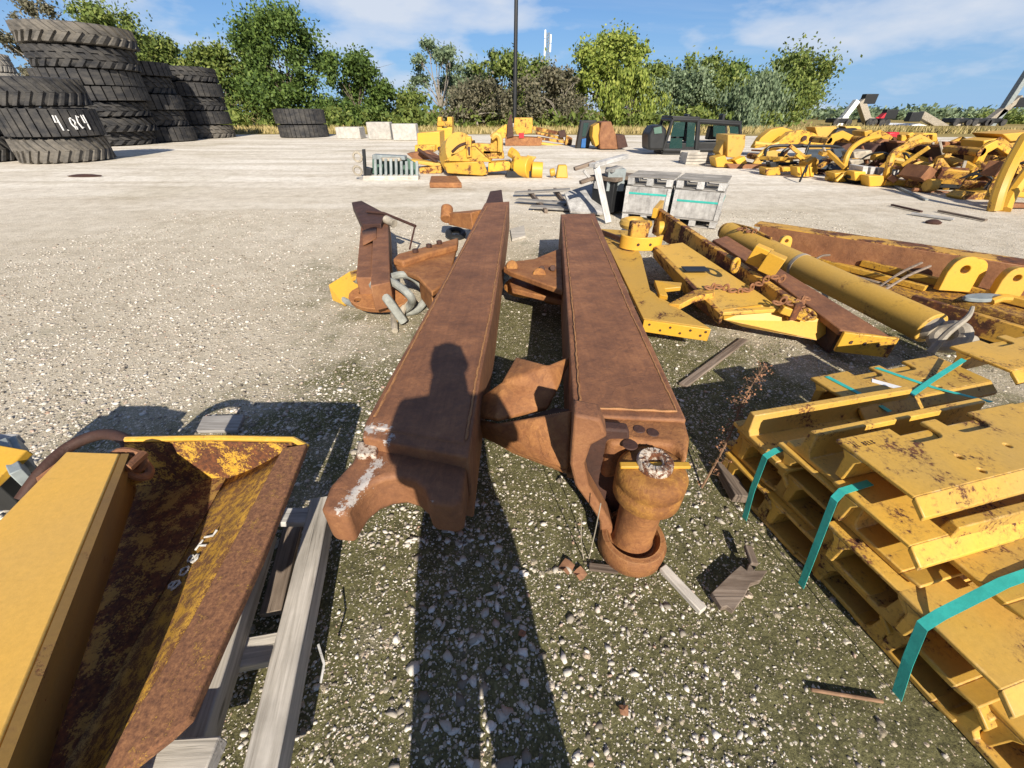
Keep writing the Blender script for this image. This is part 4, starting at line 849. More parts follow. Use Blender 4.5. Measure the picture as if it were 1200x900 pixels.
# ================================================================ the photographer, standing behind the lens (only the shadow shows)
def skin_body(name, joints, bones, mat, parent=None, sub=2, root=0, at_=(0, 0, 0)):
    me = bpy.data.meshes.new(name); keys = list(joints)
    me.from_pydata([joints[k][0] for k in keys], [(keys.index(a), keys.index(b)) for a, b in bones], [])
    o = bpy.data.objects.new(name, me); COL.objects.link(o); sk = o.modifiers.new('skin', 'SKIN'); sk.use_smooth_shade = True
    for i, k in enumerate(keys): me.skin_vertices[0].data[i].radius = joints[k][1]; me.skin_vertices[0].data[i].use_root = (i == root)
    sb = o.modifiers.new('sub', 'SUBSURF'); sb.levels = sb.render_levels = sub
    dg = bpy.context.evaluated_depsgraph_get(); ev = o.evaluated_get(dg); m2 = bpy.data.meshes.new_from_object(ev); o.modifiers.clear(); o.data = m2; m2.materials.clear(); m2.materials.append(mat)
    m2.polygons.foreach_set('use_smooth', [True] * len(m2.polygons))
    if parent: o.parent = parent; o.location = V(at_)
    return o
PX, PY = .055, -.35
pe = thing('person', 'person in dark shirt and loose trousers standing and holding up a phone', 'person', (PX, PY, 0))
J = {'pelvis': ((0, 0, .95), (.16, .12)), 'waist': ((0, 0, 1.12), (.145, .105)), 'chest': ((0, .02, 1.34), (.175, .115)), 'neck0': ((0, .02, 1.49), (.07, .06)), 'neck': ((0, .045, 1.55), (.052, .055)),
     'head': ((0, .06, 1.63), (.075, .09)), 'crown': ((0, .055, 1.71), (.072, .088))}
Bn = [('pelvis', 'waist'), ('waist', 'chest'), ('chest', 'neck0'), ('neck0', 'neck'), ('neck', 'head'), ('head', 'crown')]
for s, n in ((-1, 'l'), (1, 'r')):
    J.update({f'sh{n}': ((.185 * s, .02, 1.42), (.065, .065)), f'el{n}': ((.205 * s, .08, 1.12), (.046, .046)), f'wr{n}': ((.06 * s - .055, .26, 1.36), (.028, .034)), f'pa{n}': ((.055 * s - .055, .30, 1.43), (.018, .038)),
              f'hip{n}': ((.10 * s, 0, .88), (.105, .105)), f'kn{n}': ((.13 * s, .02, .50), (.075, .075)), f'an{n}': ((.15 * s, -.02, .09), (.042, .046)), f'to{n}': ((.165 * s, .15, .035), (.04, .03))})
    Bn += [('chest', f'sh{n}'), (f'sh{n}', f'el{n}'), (f'el{n}', f'wr{n}'), (f'wr{n}', f'pa{n}'), ('pelvis', f'hip{n}'), (f'hip{n}', f'kn{n}'), (f'kn{n}', f'an{n}'), (f'an{n}', f'to{n}')]
    for f, (dx, L_) in enumerate(((-.026, .062), (-.009, .07), (.009, .066), (.026, .052))):
        q = V((.06 * s - .055, .325, 1.465 + dx)); J[f'f{n}{f}a'] = (tuple(q), (.009, .009)); e = q + V((-.6 * s, .55, .1)).normalized() * L_ * .55; J[f'f{n}{f}b'] = (tuple(e), (.008, .008)); e2_ = e + V((-.9 * s, -.1, 0)).normalized() * L_ * .45; J[f'f{n}{f}c'] = (tuple(e2_), (.007, .007))
        Bn += [(f'pa{n}', f'f{n}{f}a'), (f'f{n}{f}a', f'f{n}{f}b'), (f'f{n}{f}b', f'f{n}{f}c')]
    J[f't{n}a'] = ((.045 * s - .055, .295, 1.46), (.011, .011)); J[f't{n}b'] = ((.03 * s - .055, .30, 1.49), (.009, .009)); Bn += [(f'pa{n}', f't{n}a'), (f't{n}a', f't{n}b')]
skin_body('body', J, Bn, MT['skin'], pe)
mb = MB(); mb.lathe([(.001, 1.755), (.05, 1.75), (.082, 1.72), (.092, 1.67), (.086, 1.62), (.07, 1.6), (.001, 1.66)], M.Translation((PX, PY + .035, 0)) @ M.Scale(1.12, 4, (0, 1, 0)), 20); mb.build('hair', MT['hair'], pe)
mb = MB(); yf = PY + .152
mb.box((PX, yf + .012, 1.625), (.026, .03, .045), None, (.5, .5)); mb.build('nose', MT['skin'], pe, bevel=.008)
for s in (-1, 1): mb = MB(); mb.lathe([(.001, -.011), (.008, -.008), (.011, 0), (.008, .008), (.001, .011)], M.Translation((PX + .032 * s, yf - .006, 1.645)), 10); mb.build('eye', MT['white_paint'], pe)
mb = MB(); mb.box((PX, yf - .002, 1.583), (.046, .012, .012)); mb.build('mouth', MT['red'], pe, bevel=.004)
for s in (-1, 1): mb = MB(); mb.lathe([(.001, -.03), (.012, -.02), (.016, .005), (.012, .026), (.001, .03)], M.Translation((PX + .082 * s, PY + .05, 1.64)), 10); mb.build('ear', MT['skin'], pe)
JS = {'p': ((0, 0, .93), (.185, .145)), 'w': ((0, 0, 1.12), (.18, .135)), 'c': ((0, .02, 1.35), (.20, .14)), 'n': ((0, .02, 1.47), (.10, .085))}; BS = [('p', 'w'), ('w', 'c'), ('c', 'n')]
for s, n in ((-1, 'l'), (1, 'r')): JS.update({'s' + n: ((.19 * s, .02, 1.42), (.088, .085)), 'e' + n: ((.22 * s, .06, 1.22), (.075, .075))}); BS += [('c', 's' + n), ('s' + n, 'e' + n)]
skin_body('shirt', JS, BS, MT['dark_cloth'], pe)
JT = {'p': ((0, 0, .98), (.18, .14)), 'c': ((0, 0, .86), (.17, .13))}; BT = [('p', 'c')]
for s, n in ((-1, 'l'), (1, 'r')): JT.update({'h' + n: ((.105 * s, 0, .78), (.15, .13)), 'k' + n: ((.11 * s, .02, .48), (.148, .12)), 'a' + n: ((.155 * s, -.01, .22), (.10, .10))}); BT += [('c', 'h' + n), ('h' + n, 'k' + n), ('k' + n, 'a' + n)]
skin_body('trousers', JT, BT, MT['dark_cloth'], pe)
for s in (-1, 1):
    skin_body('shoe', {'h': ((.15 * s, -.06, .045), (.05, .045)), 'm': ((.157 * s, .05, .045), (.052, .042)), 't': ((.168 * s, .17, .035), (.045, .032))}, [('h', 'm'), ('m', 't')], MT['black'], pe)
ph = thing('phone', 'black phone held up in both hands by the person', 'phone', (0, -.02, 1.5))
fw = V((0, CP, -SP)); up_ = V((0, SP, CP)); pm = M(((1, 0, 0, 0), (0, up_.y, fw.y, 0), (0, up_.z, fw.z, 0), (0, 0, 0, 1)))
c_ = V((0.0, 0, H)) - fw * .012
mb = MB(); mb.box((0, -.012, 0), (.15, .075, .008), M.Translation(c_) @ pm); mb.build('case', MT['black'], ph, bevel=.003)
mb = MB(); mb.box((0, -.012, -.0045), (.14, .066, .001), M.Translation(c_) @ pm); mb.build('screen', MT['glass'], ph)
# ================================================================ steel lying in the middle right
def part3(parent, name, mat, P, faces, th=.03, bevel=.006, smooth=0):
    mb = MB(); mb.add([at(*p) for p in P], faces); return mb.build(name, mat, parent, solid=th, bevel=bevel, smooth=smooth)
def extp(parent, name, mat, P, th, bevel=.006, holes=None, z=None):
    mb = MB(); mb.ext([at(*p) if len(p) == 3 else at(*p, z) for p in P], (0, 0, -th)); return mb.build(name, mat, parent, bevel=bevel)
def holes(parent, name, pts, r, axis=V((0, 0, 1)), mat='rust_dark'):
    for p in pts: mb = MB(); c = at(*p) if not isinstance(p, V) else p; mb.cyl(c - axis * .004, c + axis * .003, r, n=12); mb.build(name, MT[mat], parent)
# flat yellow blade next to the right arm
q1 = thing('grader_blade', 'flat yellow steel blade with a drilled front lip, lying against the right rusty arm', 'blade', at(760, 340, 0))
bl = [(703, 268, .30), (736, 270, .30), (752, 300, .30), (762, 340, .28), (832, 384, .22), (754, 373, .22)]
extp(q1, 'plate', MT['yellow_dusty'], bl, .035)
mb = MB(); a, b = at(754, 374, .225), at(832, 385, .225); mb.bar(a, b, .03, .10, Z); mb.v = [(x, y - .012, z - .045) for x, y, z in mb.v]; mb.build('front_lip', MT['yellow'], q1, bevel=.005)
dd = (b - a).normalized(); nf = dd.cross(Z).normalized(); nf = nf if nf.y < 0 else -nf
for t, h in ((.10, .03), (.28, .065), (.42, .03), (.58, .065), (.72, .03), (.88, .06), (.94, .025)): mb = MB(); c = a.lerp(b, t) + V((0, -.012, -h + .005)) + nf * .013; mb.cyl(c - nf * .004, c + nf * .006, .009, n=10); mb.build('bolt_hole', MT['rust_dark'], q1)
for (x, y) in ((760, 318), (786, 362)): pass
mb = MB(); mb.bar(at(705, 272, .33), at(730, 281, .33), .03, .05); mb.build('rear_rib', MT['rust_dark'], q1, bevel=.004)
part3(q1, 'bracket', MT['yellow'], [(766, 333, .30), (798, 336, .30), (797, 341, .30), (778, 343, .28), (782, 352, .26), (772, 350, .26)], [(0, 1, 2, 3), (0, 3, 4, 5)], .04)
extp(q1, 'hook_arm', MT['yellow_half'], [(783, 356, .26), (812, 340, .32), (836, 336, .34), (838, 343, .34), (815, 348, .32), (797, 357, .28)], .05)
# curved collar standing on it
q2 = thing('yellow_collar', 'curved yellow half-ring casting standing behind the yellow blades', 'steel part', at(752, 290, 0))
mb = MB(); c = at(751, 282, .36); n = 14; vs = []
for i in range(n + 1):
    a = R(180 + 170 * i / n); 
    for rr, zz in ((.235, -.07), (.235, .07), (.19, .07), (.19, -.07)): vs.append(c + V((math.cos(a) * rr, math.sin(a) * rr * .7, zz)))
mb.add(vs, [(4 * i + j, 4 * i + 4 + j, 4 * i + 4 + (j + 1) % 4, 4 * i + (j + 1) % 4) for i in range(n) for j in range(4)] + [(0, 1, 2, 3), (4 * n + 3, 4 * n + 2, 4 * n + 1, 4 * n)]); mb.build('half_ring', MT['yellow'], q2, bevel=.006)
mb = MB(); mb.box(c + V((-.04, .02, .10)), (.2, .14, .2)); mb.build('boss', MT['yellow_half'], q2, bevel=.02)
for t in (-.07, .06): holes(q2, 'bolt_hole', [c + V((t, -.163, -.0))], .014, V((0, 1, 0)))
mb = MB(); mb.torus(at(745, 262, .30), .16, .06, (0, 0, 1)); mb.build('ring_flange', MT['yellow_dusty'], q2)
# long folded channel
q3 = thing('yellow_channel', 'long folded yellow steel channel whose near end flares into a drilled lip', 'steel part', at(850, 340, 0))
extp(q3, 'web', MT['yellow_dusty'], [(768, 288, .34), (800, 284, .34), (893, 345, .30), (915, 362, .28), (848, 366, .28), (820, 340, .31)], .03)
part3(q3, 'side_flange', MT['yellow_half'], [(768, 288, .34), (820, 340, .31), (848, 366, .28), (846, 378, .14), (818, 356, .14), (768, 300, .16)], [(0, 1, 4, 5), (1, 2, 3, 4)], .03)
part3(q3, 'flared_lip', MT['yellow'], [(846, 362, .28), (893, 356, .29), (970, 376, .20), (966, 390, .12), (955, 398, .08), (868, 382, .10), (846, 374, .16)], [(0, 1, 2, 3, 4, 5, 6)], .03)
holes(q3, 'bolt_hole', [(915, 388, .10), (930, 391, .095), (945, 394, .09)], .012)
mb = MB(); mb.box(at(815, 315, .345), (.22, .13, .006), M.Identity(4)); mb.build('slot', MT['black'], q3)
# tall bar with yellow end
q4 = thing('tall_flat_bar', 'long dark yellow bar on edge with lifting ring and two bright yellow blocks', 'steel bar', at(850, 310, 0))
mb = MB(); mb.bar(at(772, 246, .46) + V((0, 0, -.14)), at(938, 356, .36) + V((0, 0, -.07)), .075, .32, Z, .06, .14); mb.build('bar', MT['yellow_half'], q4, bevel=.008)
mb = MB(); mb.bar(at(767, 250, .46), at(775, 240, .46), .06, .12); mb.build('end_pad', MT['yellow'], q4, bevel=.006)
mb = MB(); mb.torus(at(862, 311, .46), .05, .018, (.8, -1, .2)); mb.build('lifting_ring', MT['yellow_worn'], q4)
for p in ((890, 300), (905, 309)):
    mb = MB(); c = at(*p, .50); mb.box(c, (.14, .11, .16), M.Translation(c) @ M.Rotation(R(-38), 4, 'Z') @ M.Rotation(R(14), 4, 'Y') @ M.Translation(-c)); mb.build('block', MT['yellow'], q4, bevel=.006)
mb = MB(); c = at(783, 268, .30); mb.cyl(c + V((-.12, .02, 0)), c + V((.05, -.02, .02)), .085, n=18); mb.cyl(c + V((.05, -.02, .02)), c + V((.12, -.035, .03)), .11, .095, n=18); mb.build('pivot_tube', MT['yellow'], q4, bevel=.008)
# rust brown angle
q5 = thing('rusty_angle_bar', 'long rust-brown angle bar with a yellow drilled near end', 'steel bar', at(960, 370, 0))
mb = MB(); mb.ext([at(835, 281, .36), at(852, 276, .36), at(1047, 396, .24), at(985, 386, .24), at(900, 322, .31)], (0, 0, -.05)); mb.build('top_leg', MT['rust'], q5, bevel=.008)
mb = MB(); mb.ext([at(835, 283, .34), at(900, 323, .29), at(985, 387, .21), at(992, 384, .21)], (0, 0, -.20)); mb.build('side_leg', MT['rust_dark'], q5, bevel=.006)
mb = MB(); a, b = at(985, 390, .22), at(1049, 397, .22); mb.bar(a, b, .03, .16); mb.v = [(x, y - .02, z - .06) for x, y, z in mb.v]; mb.build('end_plate', MT['yellow_worn'], q5, bevel=.006)
for t in (.2, .45, .7, .9): mb = MB(); c = a.lerp(b, t) + V((0, -.038, -.05)); mb.cyl(c, c + V((0, .012, 0)), .014, n=10); mb.build('bolt_hole', MT['rust_dark'], q5)
# chains
def chain(path, label, r=.026, w=.0085):
    o = thing('chain', label, 'chain', path[0] * 1); mb = MB(); pts = bez(path, 14); L_ = 0; k = 0
    for i in range(len(pts) - 1):
        L_ += (pts[i + 1] - pts[i]).length
        if L_ > r * 2.1:
            L_ = 0; t = (pts[i + 1] - pts[i]).normalized(); sd_ = t.cross(Z).normalized(); mb.torus(pts[i], r * .72, w, sd_ if k % 2 else (Z + sd_ * .4).normalized(), 12, 6, 1.5); k += 1
    mb.build('links', MT['rust'], o); return o
chain([at(826, 338, .35), at(845, 336, .33), at(866, 342, .31), at(885, 335, .34), at(905, 325, .42), at(925, 330, .40)], 'short rusty chain lying over the yellow channel')
chain([at(905, 360, .32), at(915, 352, .36), at(930, 356, .34), at(945, 350, .33), at(935, 366, .26), at(955, 372, .24)], 'heap of rusty chain on the flared yellow lip')
chain([at(862, 266, .46), at(872, 270, .44), at(884, 272, .45), at(892, 278, .40)], 'rusty chain round the far end of the yellow cylinder')
cp = thing('yellow_clevis', 'small yellow clevis with rust on the flared channel lip', 'steel part', at(930, 368, 0))
mb = MB(); mb.bar(at(915, 362, .30), at(945, 372, .24), .05, .06); mb.torus(at(948, 368, .26), .045, .018, (.2, -.4, 1)); mb.bar(at(922, 352, .34), at(934, 360, .30), .07, .05); mb.build('clevis_body', MT['yellow_worn'], cp, bevel=.006)
# yellow cylinder
q6 = thing('hydraulic_cylinder', 'long dusty yellow hydraulic cylinder with a worn round eye at its near end', 'cylinder', at(980, 330, 0))
p0, p1 = at(853, 272, .34), at(1092, 385, .26)
mb = MB(); mb.cyl(p0, p1, .115, n=28); mb.build('barrel', MT['yellow_dusty'], q6, smooth=40, bevel=.008)
dc = (p1 - p0).normalized()
mb = MB(); t0 = p0.lerp(p1, .47); mb.cyl(t0, t0 + dc * .035, .1185, n=28); mb.build('clamp_band', MT['pale_steel'], q6, smooth=40)
mb = MB(); mb.cyl(p0 - dc * .06, p0 + dc * .02, .095, n=20); mb.tube([p0 + V((.02, 0, .10)), p0 + dc * .35 + V((0, 0, .14)), p0 + dc * .7 + V((0, 0, .125))], .014, 6); mb.build('end_cap', MT['yellow_half'], q6, bevel=.005)
mb = MB(); e_ = p1 + dc * .10; ax_ = dc.cross(Z).normalized(); mb.torus(e_ + dc * .02, .075, .045, (ax_ + V((0, 0, .5))).normalized(), 22, 10); mb.cyl(p1 - dc * .03, p1 + dc * .04, .10, .07, 20); mb.build('rod_eye', MT['pale_steel'], q6)
mb = MB(); mb.tube(bez([e_ + V((-.15, -.10, -.08)), e_ + V((-.10, -.08, .06)), e_ + V((.02, -.03, .15)), e_ + V((.08, .03, .20))], 5), [.026 - .001 * i for i in range(16)], 8); mb.build('hook', MT['pale_steel'], q6)
ry = thing('bearing_shell', 'worn pale yellow half bearing shell on the ground before the cylinder eye', 'steel part', at(1120, 408, 0))
mb = MB(); c = at(1118, 405, .09); vs = []
for i in range(11):
    a = R(-10 + 200 * i / 10)
    for rr, yy in ((.10, -.07), (.10, .07), (.075, .07), (.075, -.07)): vs.append(c + V((yy * .8 + .02, math.cos(a) * rr * .6 - yy * .5, math.sin(a) * rr)))
mb.add(vs, [(4 * i + j, 4 * i + 4 + j, 4 * i + 4 + (j + 1) % 4, 4 * i + (j + 1) % 4) for i in range(10) for j in range(4)] + [(0, 1, 2, 3), (43, 42, 41, 40)]); mb.build('shell', MT['pale_steel'], ry, bevel=.005)
# far rusty beam
q7 = thing('rusty_beam', 'long rusty steel beam with yellow lugs, farthest of the pieces at the right', 'steel beam', at(1040, 300, 0))
mb = MB(); a, b = at(888, 277, .30), at(1260, 338, .30); mb.bar(a, b, .10, .26); a2, b2 = a + V((0, .12, -.02)), b + V((0, .12, -.02)); mb.build('web', MT['rust'], q7, bevel=.008)
mb = MB(); mb.bar(a + V((0, .10, .125)), b + V((0, .10, .125)), .24, .025); mb.build('top_flange', MT['yellow_half'], q7, bevel=.004)
mb = MB(); mb.bar(a + V((0, -.06, -.135)), b + V((0, -.06, -.135)), .28, .03); mb.build('bottom_flange', MT['yellow_half'], q7, bevel=.004)
for px, py, s in ((1108, 318, 1.0), (1120, 316, .8), (1166, 326, .8), (912, 282, .5)):
    mb = MB(); c = at(px, py, .34); mb.prism([(-.12 * s, -.13 * s), (.12 * s, -.13 * s), (.12 * s, .03 * s)] + circ(0, .06 * s, .11 * s, 9, 20, 160) + [(-.12 * s, .03 * s)], .07, M.Translation(c + V((0, -.1, .0))) @ M.Rotation(R(-12), 4, 'Z') @ M.Rotation(R(82), 4, 'X'), [circ(0, .06 * s, .035 * s)]); mb.build('lug', MT['yellow'], q7, bevel=.006)
# big flat frames under the cylinder
q8 = thing('yellow_platform', 'wide flat yellow steel platform with rust-brown patches, right of the long cylinder', 'steel plate', at(1100, 350, 0))
extp(q8, 'deck', MT['yellow_rusty'], [(925, 300, .16), (960, 297, .16), (1270, 372, .20), (1270, 410, .20), (1180, 388, .20), (1085, 355, .18)], .05)
mb = MB(); mb.bar(at(1065, 356, .20), at(1215, 402, .20), .05, .16); mb.build('edge_beam', MT['yellow_half'], q8, bevel=.006)
mb = MB(); mb.bar(at(940, 301, .20), at(1085, 338, .21), .05, .05); mb.bar(at(1010, 308, .22), at(1230, 362, .24), .06, .06); mb.build('rib', MT['yellow_worn'], q8, bevel=.005)
q9 = thing('side_rail_frame', 'rust-stained yellow side frame at the right edge below the platform', 'steel frame', at(1200, 400, 0))
mb = MB(); mb.bar(at(1120, 352, .27), at(1290, 398, .27), .14, .05); mb.build('upper_rail', MT['yellow_rusty'], q9, bevel=.006)
mb = MB(); mb.bar(at(1122, 374, .09), at(1300, 430, .09), .10, .08); mb.build('lower_rail', MT['rust'], q9, bevel=.006)
gp = thing('grey_handle', 'grey flat handle with yellow arm lying on the platform at the right', 'steel part', at(1160, 352, 0))
mb = MB(); mb.prism([(p[0] * .17, p[1] * .06) for p in circ(0, 0, 1, 14)], .03, M.Translation(at(1150, 351, .31)) @ M.Rotation(R(8), 4, 'Z')); mb.build('grip', MT['grey_steel'], gp, bevel=.006)
mb = MB(); mb.tube(bez([at(1160, 354, .31), at(1172, 350, .33), at(1183, 350, .33)], 4), .03, 8); mb.build('arm', MT['yellow'], gp)
for i, (a, b, lab) in enumerate((((946, 318, .25), (1046, 336, .26), 'thin brown branch across the yellow platform, nearest the cylinder'), ((1025, 340, .24), (1080, 308, .40), 'brown stick leaning from the platform on the rusty beam'), ((1030, 344, .24), (1090, 312, .42), 'second brown stick leaning beside the first on the rusty beam'), ((950, 308, .22), (972, 299, .28), 'short twig at the far end of the yellow platform'))):
    mb = MB(); p, q = at(*a), at(*b); mb.tube(bez([p, p.lerp(q, .5) + V((0, 0, .03)), q], 5), .012, 6); tag(mb.build('branch', MT['wood_dark']), lab, 'branch')
# ---------------------------------------------------------------- crates and pallets
def slat_pallet(c, rz, w, d, label, hgt=.13, mat='wood_grey', group='wooden pallets of the crates'):
    t = thing('wooden_pallet', label, 'pallet', c, group); ca, sa = math.cos(rz), math.sin(rz); ux, uy = V((ca, sa, 0)), V((-sa, ca, 0)); c = V(c)
    for k in range(5): o = c + uy * (-d / 2 + .05 + (d - .1) * k / 4); board('deck_board', o - ux * w / 2 + V((0, 0, hgt - .011)), o + ux * w / 2 + V((0, 0, hgt - .011)), .10, .02, MT[mat], t)
    for k in range(3):
        for j in (-1, 0, 1): p = c + ux * (-w / 2 + .06 + (w - .12) * k / 2) + uy * (d / 2 - .07) * j; board('block', p - uy * .07 + V((0, 0, hgt / 2)), p + uy * .07 + V((0, 0, hgt / 2)), .10, hgt - .045, MT['wood_white'], t)
    for j in (-1, 0, 1): o = c + uy * (d / 2 - .07) * j; board('bottom_board', o - ux * w / 2 + V((0, 0, .011)), o + ux * w / 2 + V((0, 0, .011)), .10, .02, MT[mat], t)
    return t
ca_, cb_ = at(727, 258, 0), at(838, 270, 0); ux = (cb_ - ca_).normalized(); rz_ = math.atan2(ux.y, ux.x); W_ = (cb_ - ca_).length / 2 - .02; uy = V((-ux.y, ux.x, 0))
def osb():
    g = G('white_pressed_board'); n = g.noise(6, 8, .7); c = g.ramp(n, [(.3, (.22, .21, .20)), (.5, (.40, .39, .37)), (.7, (.54, .53, .51))]); st = g.noise(1, 7, .7, g.scl((40, 40, 3))); c = g.mix(.5, c, g.ramp(st, [(.35, (.6,) * 3), (.65, (1.1,) * 3)]), 'MULTIPLY'); g.bump(n, .3, .01); return g.fin(c, .9, 0, .2)
MT['osb'] = osb()
for i, (lab, sd2) in enumerate((('left', 'beside the leaning planks'), ('right', 'on the open gravel side'))):
    c = ca_ + ux * (W_ / 2 + (W_ + .04) * i) + uy * .42
    slat_pallet(c, rz_, W_, .8, f'wooden pallet under the {lab} one of two white crates', .13)
    cr = thing('crate', f'white strapped wooden crate, the {lab} one of two, {sd2}', 'crate', c + V((0, 0, .13)), 'white strapped crates')
    hh = .40; Bx = MB(); m = M.Translation(c + V((0, 0, .131 + hh / 2))) @ M.Rotation(rz_, 4, 'Z'); Bx.box((0, 0, 0), (W_ - .03, .76, hh), m); Bx.build('panel', MT['osb'], cr, bevel=.006)
    Bx = MB(); 
    for sgn in (-1, 1): Bx.box((sgn * (W_ / 2 - .035), -.385, 0), (.06, .016, hh), m)
    Bx.build('corner_batten', MT['wood_white'], cr, bevel=.003)
    Bx = MB(); Bx.box((0, 0, .10 - .05 * i), (W_ - .022, .772, .028), m); Bx.build('strap', MT['strap'], cr)
    slat_pallet(c + V((0, 0, .135 + hh)), rz_ + R(1 - 2 * i), W_ - .01, .8, f'weathered pallet lying on top of the {lab} white crate', .15)
db = thing('dark_crate', 'wooden crate with shade in its dark colour, left of the white crates', 'crate', at(712, 255, 0))
c = ca_ - ux * .34 + uy * .62; mb = MB(); m = M.Translation(c + V((0, 0, .3))) @ M.Rotation(rz_ - .35, 4, 'Z'); mb.box((0, 0, 0), (.46, .7, .5), m); mb.build('box', MT['black'], db, bevel=.01)  # black box: the shade on it is put into its colour
mb = MB(); mb.box((0, 0, .285), (.56, .8, .06), m); mb.build('lid', MT['wood_dark'], db, bevel=.006)
mb = MB(); mb.box((-.1, -.36, .17), (.16, .04, .12), m); mb.build('pale_block', MT['wood_white'], db, bevel=.004)
# leaning broken crate
lc = thing('broken_crate', 'leaning broken white crate with its planks sprung apart', 'crate', at(695, 250, 0))
mb = MB(); mb.add([at(661, 228, .30), at(697, 216, .36), at(706, 252, .04), at(668, 250, .06)], [(0, 1, 2, 3)]); mb.build('side_panel', MT['osb'], lc, solid=.04, bevel=.004, smooth=0)
Yl = at(705, 258, .05).y
board('upright_plank', at(713, 261, .02), atY(698, 191, Yl + .25), .10, .05, MT['wood_white'], lc, V((0, 1, 0)))
board('top_plank', atY(694, 194, Yl + .2), atY(733, 183, Yl + .75), .13, .06, MT['wood_white'], lc)
board('top_plank', atY(673, 198, Yl + .3), atY(697, 190, Yl + .35), .10, .05, MT['wood_dark'], lc)
board('cross_plank', atY(680, 214, Yl + .2), atY(702, 206, Yl + .3), .09, .05, MT['wood_dark'], lc)
board('short_plank', atY(714, 200, Yl + .6), atY(726, 196, Yl + .8), .14, .05, MT['wood_white'], lc)
mb = MB(); mb.box(atY(720, 210, Yl + .75), (.30, .3, .34)); mb.build('inner_block', MT['grey_steel'], lc, bevel=.006)
board('brace', atY(684, 200, Yl + .28), atY(696, 214, Yl + .3), .06, .04, MT['wood_white'], lc)
fb = thing('fallen_pallet', 'flattened grey wooden pallet lying left of the leaning broken crate', 'pallet', at(640, 240, 0))
for a, b in (((603, 226, .08), (668, 222, .16)), ((606, 234, .07), (664, 238, .08)), ((622, 242, .06), (672, 245, .05))): board('deck_board', at(*a), at(*b), .2, .035, MT['wood_grey'], fb)
board('stringer', at(620, 224, .04), at(640, 248, .03), .06, .08, MT['wood_dark'], fb); board('stringer', at(650, 222, .05), at(668, 246, .03), .06, .08, MT['wood_dark'], fb)
sp2 = MB(); sp2.ext([at(598, 268, .04), at(614, 264, .04), at(616, 276, .04), at(600, 280, .04)], (0, 0, -.035)); tag(sp2.build('wood_offcut', MT['wood']), 'small tan board end just right of the far part of the left arm', 'wood')
# ================================================================ tyre stacks
rk_ = random.Random(8)
def tyre_proto(style, mat):
    mb = MB(); prof = [(.56, .06), (.62, .0), (.84, .0), (.93, .07), (.955, .16), (.955, .84), (.93, .93), (.84, 1.0), (.62, 1.0), (.56, .94)]
    mb.lathe(prof, None, 48, True); n = {'lug': 30, 'rock': 26, 'rib': 34}[style]
    for i in range(n):
        q = 2 * math.pi * i / n; m = M.Rotation(q, 4, 'Z')
        if style == 'lug':
            for s, off in ((0, 0), (1, math.pi / n)):
                mm = M.Rotation(q + off, 4, 'Z'); z0, z1 = (.03, .54) if s == 0 else (.46, .97); sk = .13 if s == 0 else -.13
                mb.add([(.93, -.05 - sk, z0), (.93, .05 - sk, z0), (.93, .045 + sk * .4, z1), (.93, -.045 + sk * .4, z1), (1.0, -.04 - sk, z0 + .02), (1.0, .04 - sk, z0 + .02), (1.0, .035 + sk * .4, z1 - .02), (1.0, -.035 + sk * .4, z1 - .02)], [(4, 5, 6, 7), (0, 1, 5, 4), (1, 2, 6, 5), (2, 3, 7, 6), (3, 0, 4, 7)], mm)
        elif style == 'rock':
            for z0, z1, o, sk in ((.02, .36, 0, .06), (.38, .64, .5, -.05), (.66, .98, .05, -.07)):
                mm = M.Rotation(q + (o + rk_.uniform(-.04, .04)) * 2 * math.pi / n, 4, 'Z'); w_ = .075; d_ = .985 + rk_.uniform(-.008, .015)
                mb.add([(.93, -w_ - sk, z0), (.93, w_ - sk, z0), (.93, w_ * .9 + sk, z1), (.93, -w_ * .9 + sk, z1), (d_, -w_ * .82 - sk, z0 + .02), (d_, w_ * .82 - sk, z0 + .02), (d_, w_ * .72 + sk, z1 - .02), (d_, -w_ * .72 + sk, z1 - .02)], [(4, 5, 6, 7), (0, 1, 5, 4), (1, 2, 6, 5), (2, 3, 7, 6), (3, 0, 4, 7)], mm)
        else:
            mb.box((.965, 0, .5), (.06, .15, .92), m)
    o = mb.build('tyre', MT[mat], None, at=(0, 0, 0), smooth=30); return o
TP = {k: tyre_proto(k, m) for k, m in (('lug', 'rubber_dusty'), ('rock', 'rubber'), ('rib', 'rubber'))}; tused = set(); TYRES = []
rt_ = random.Random(31)
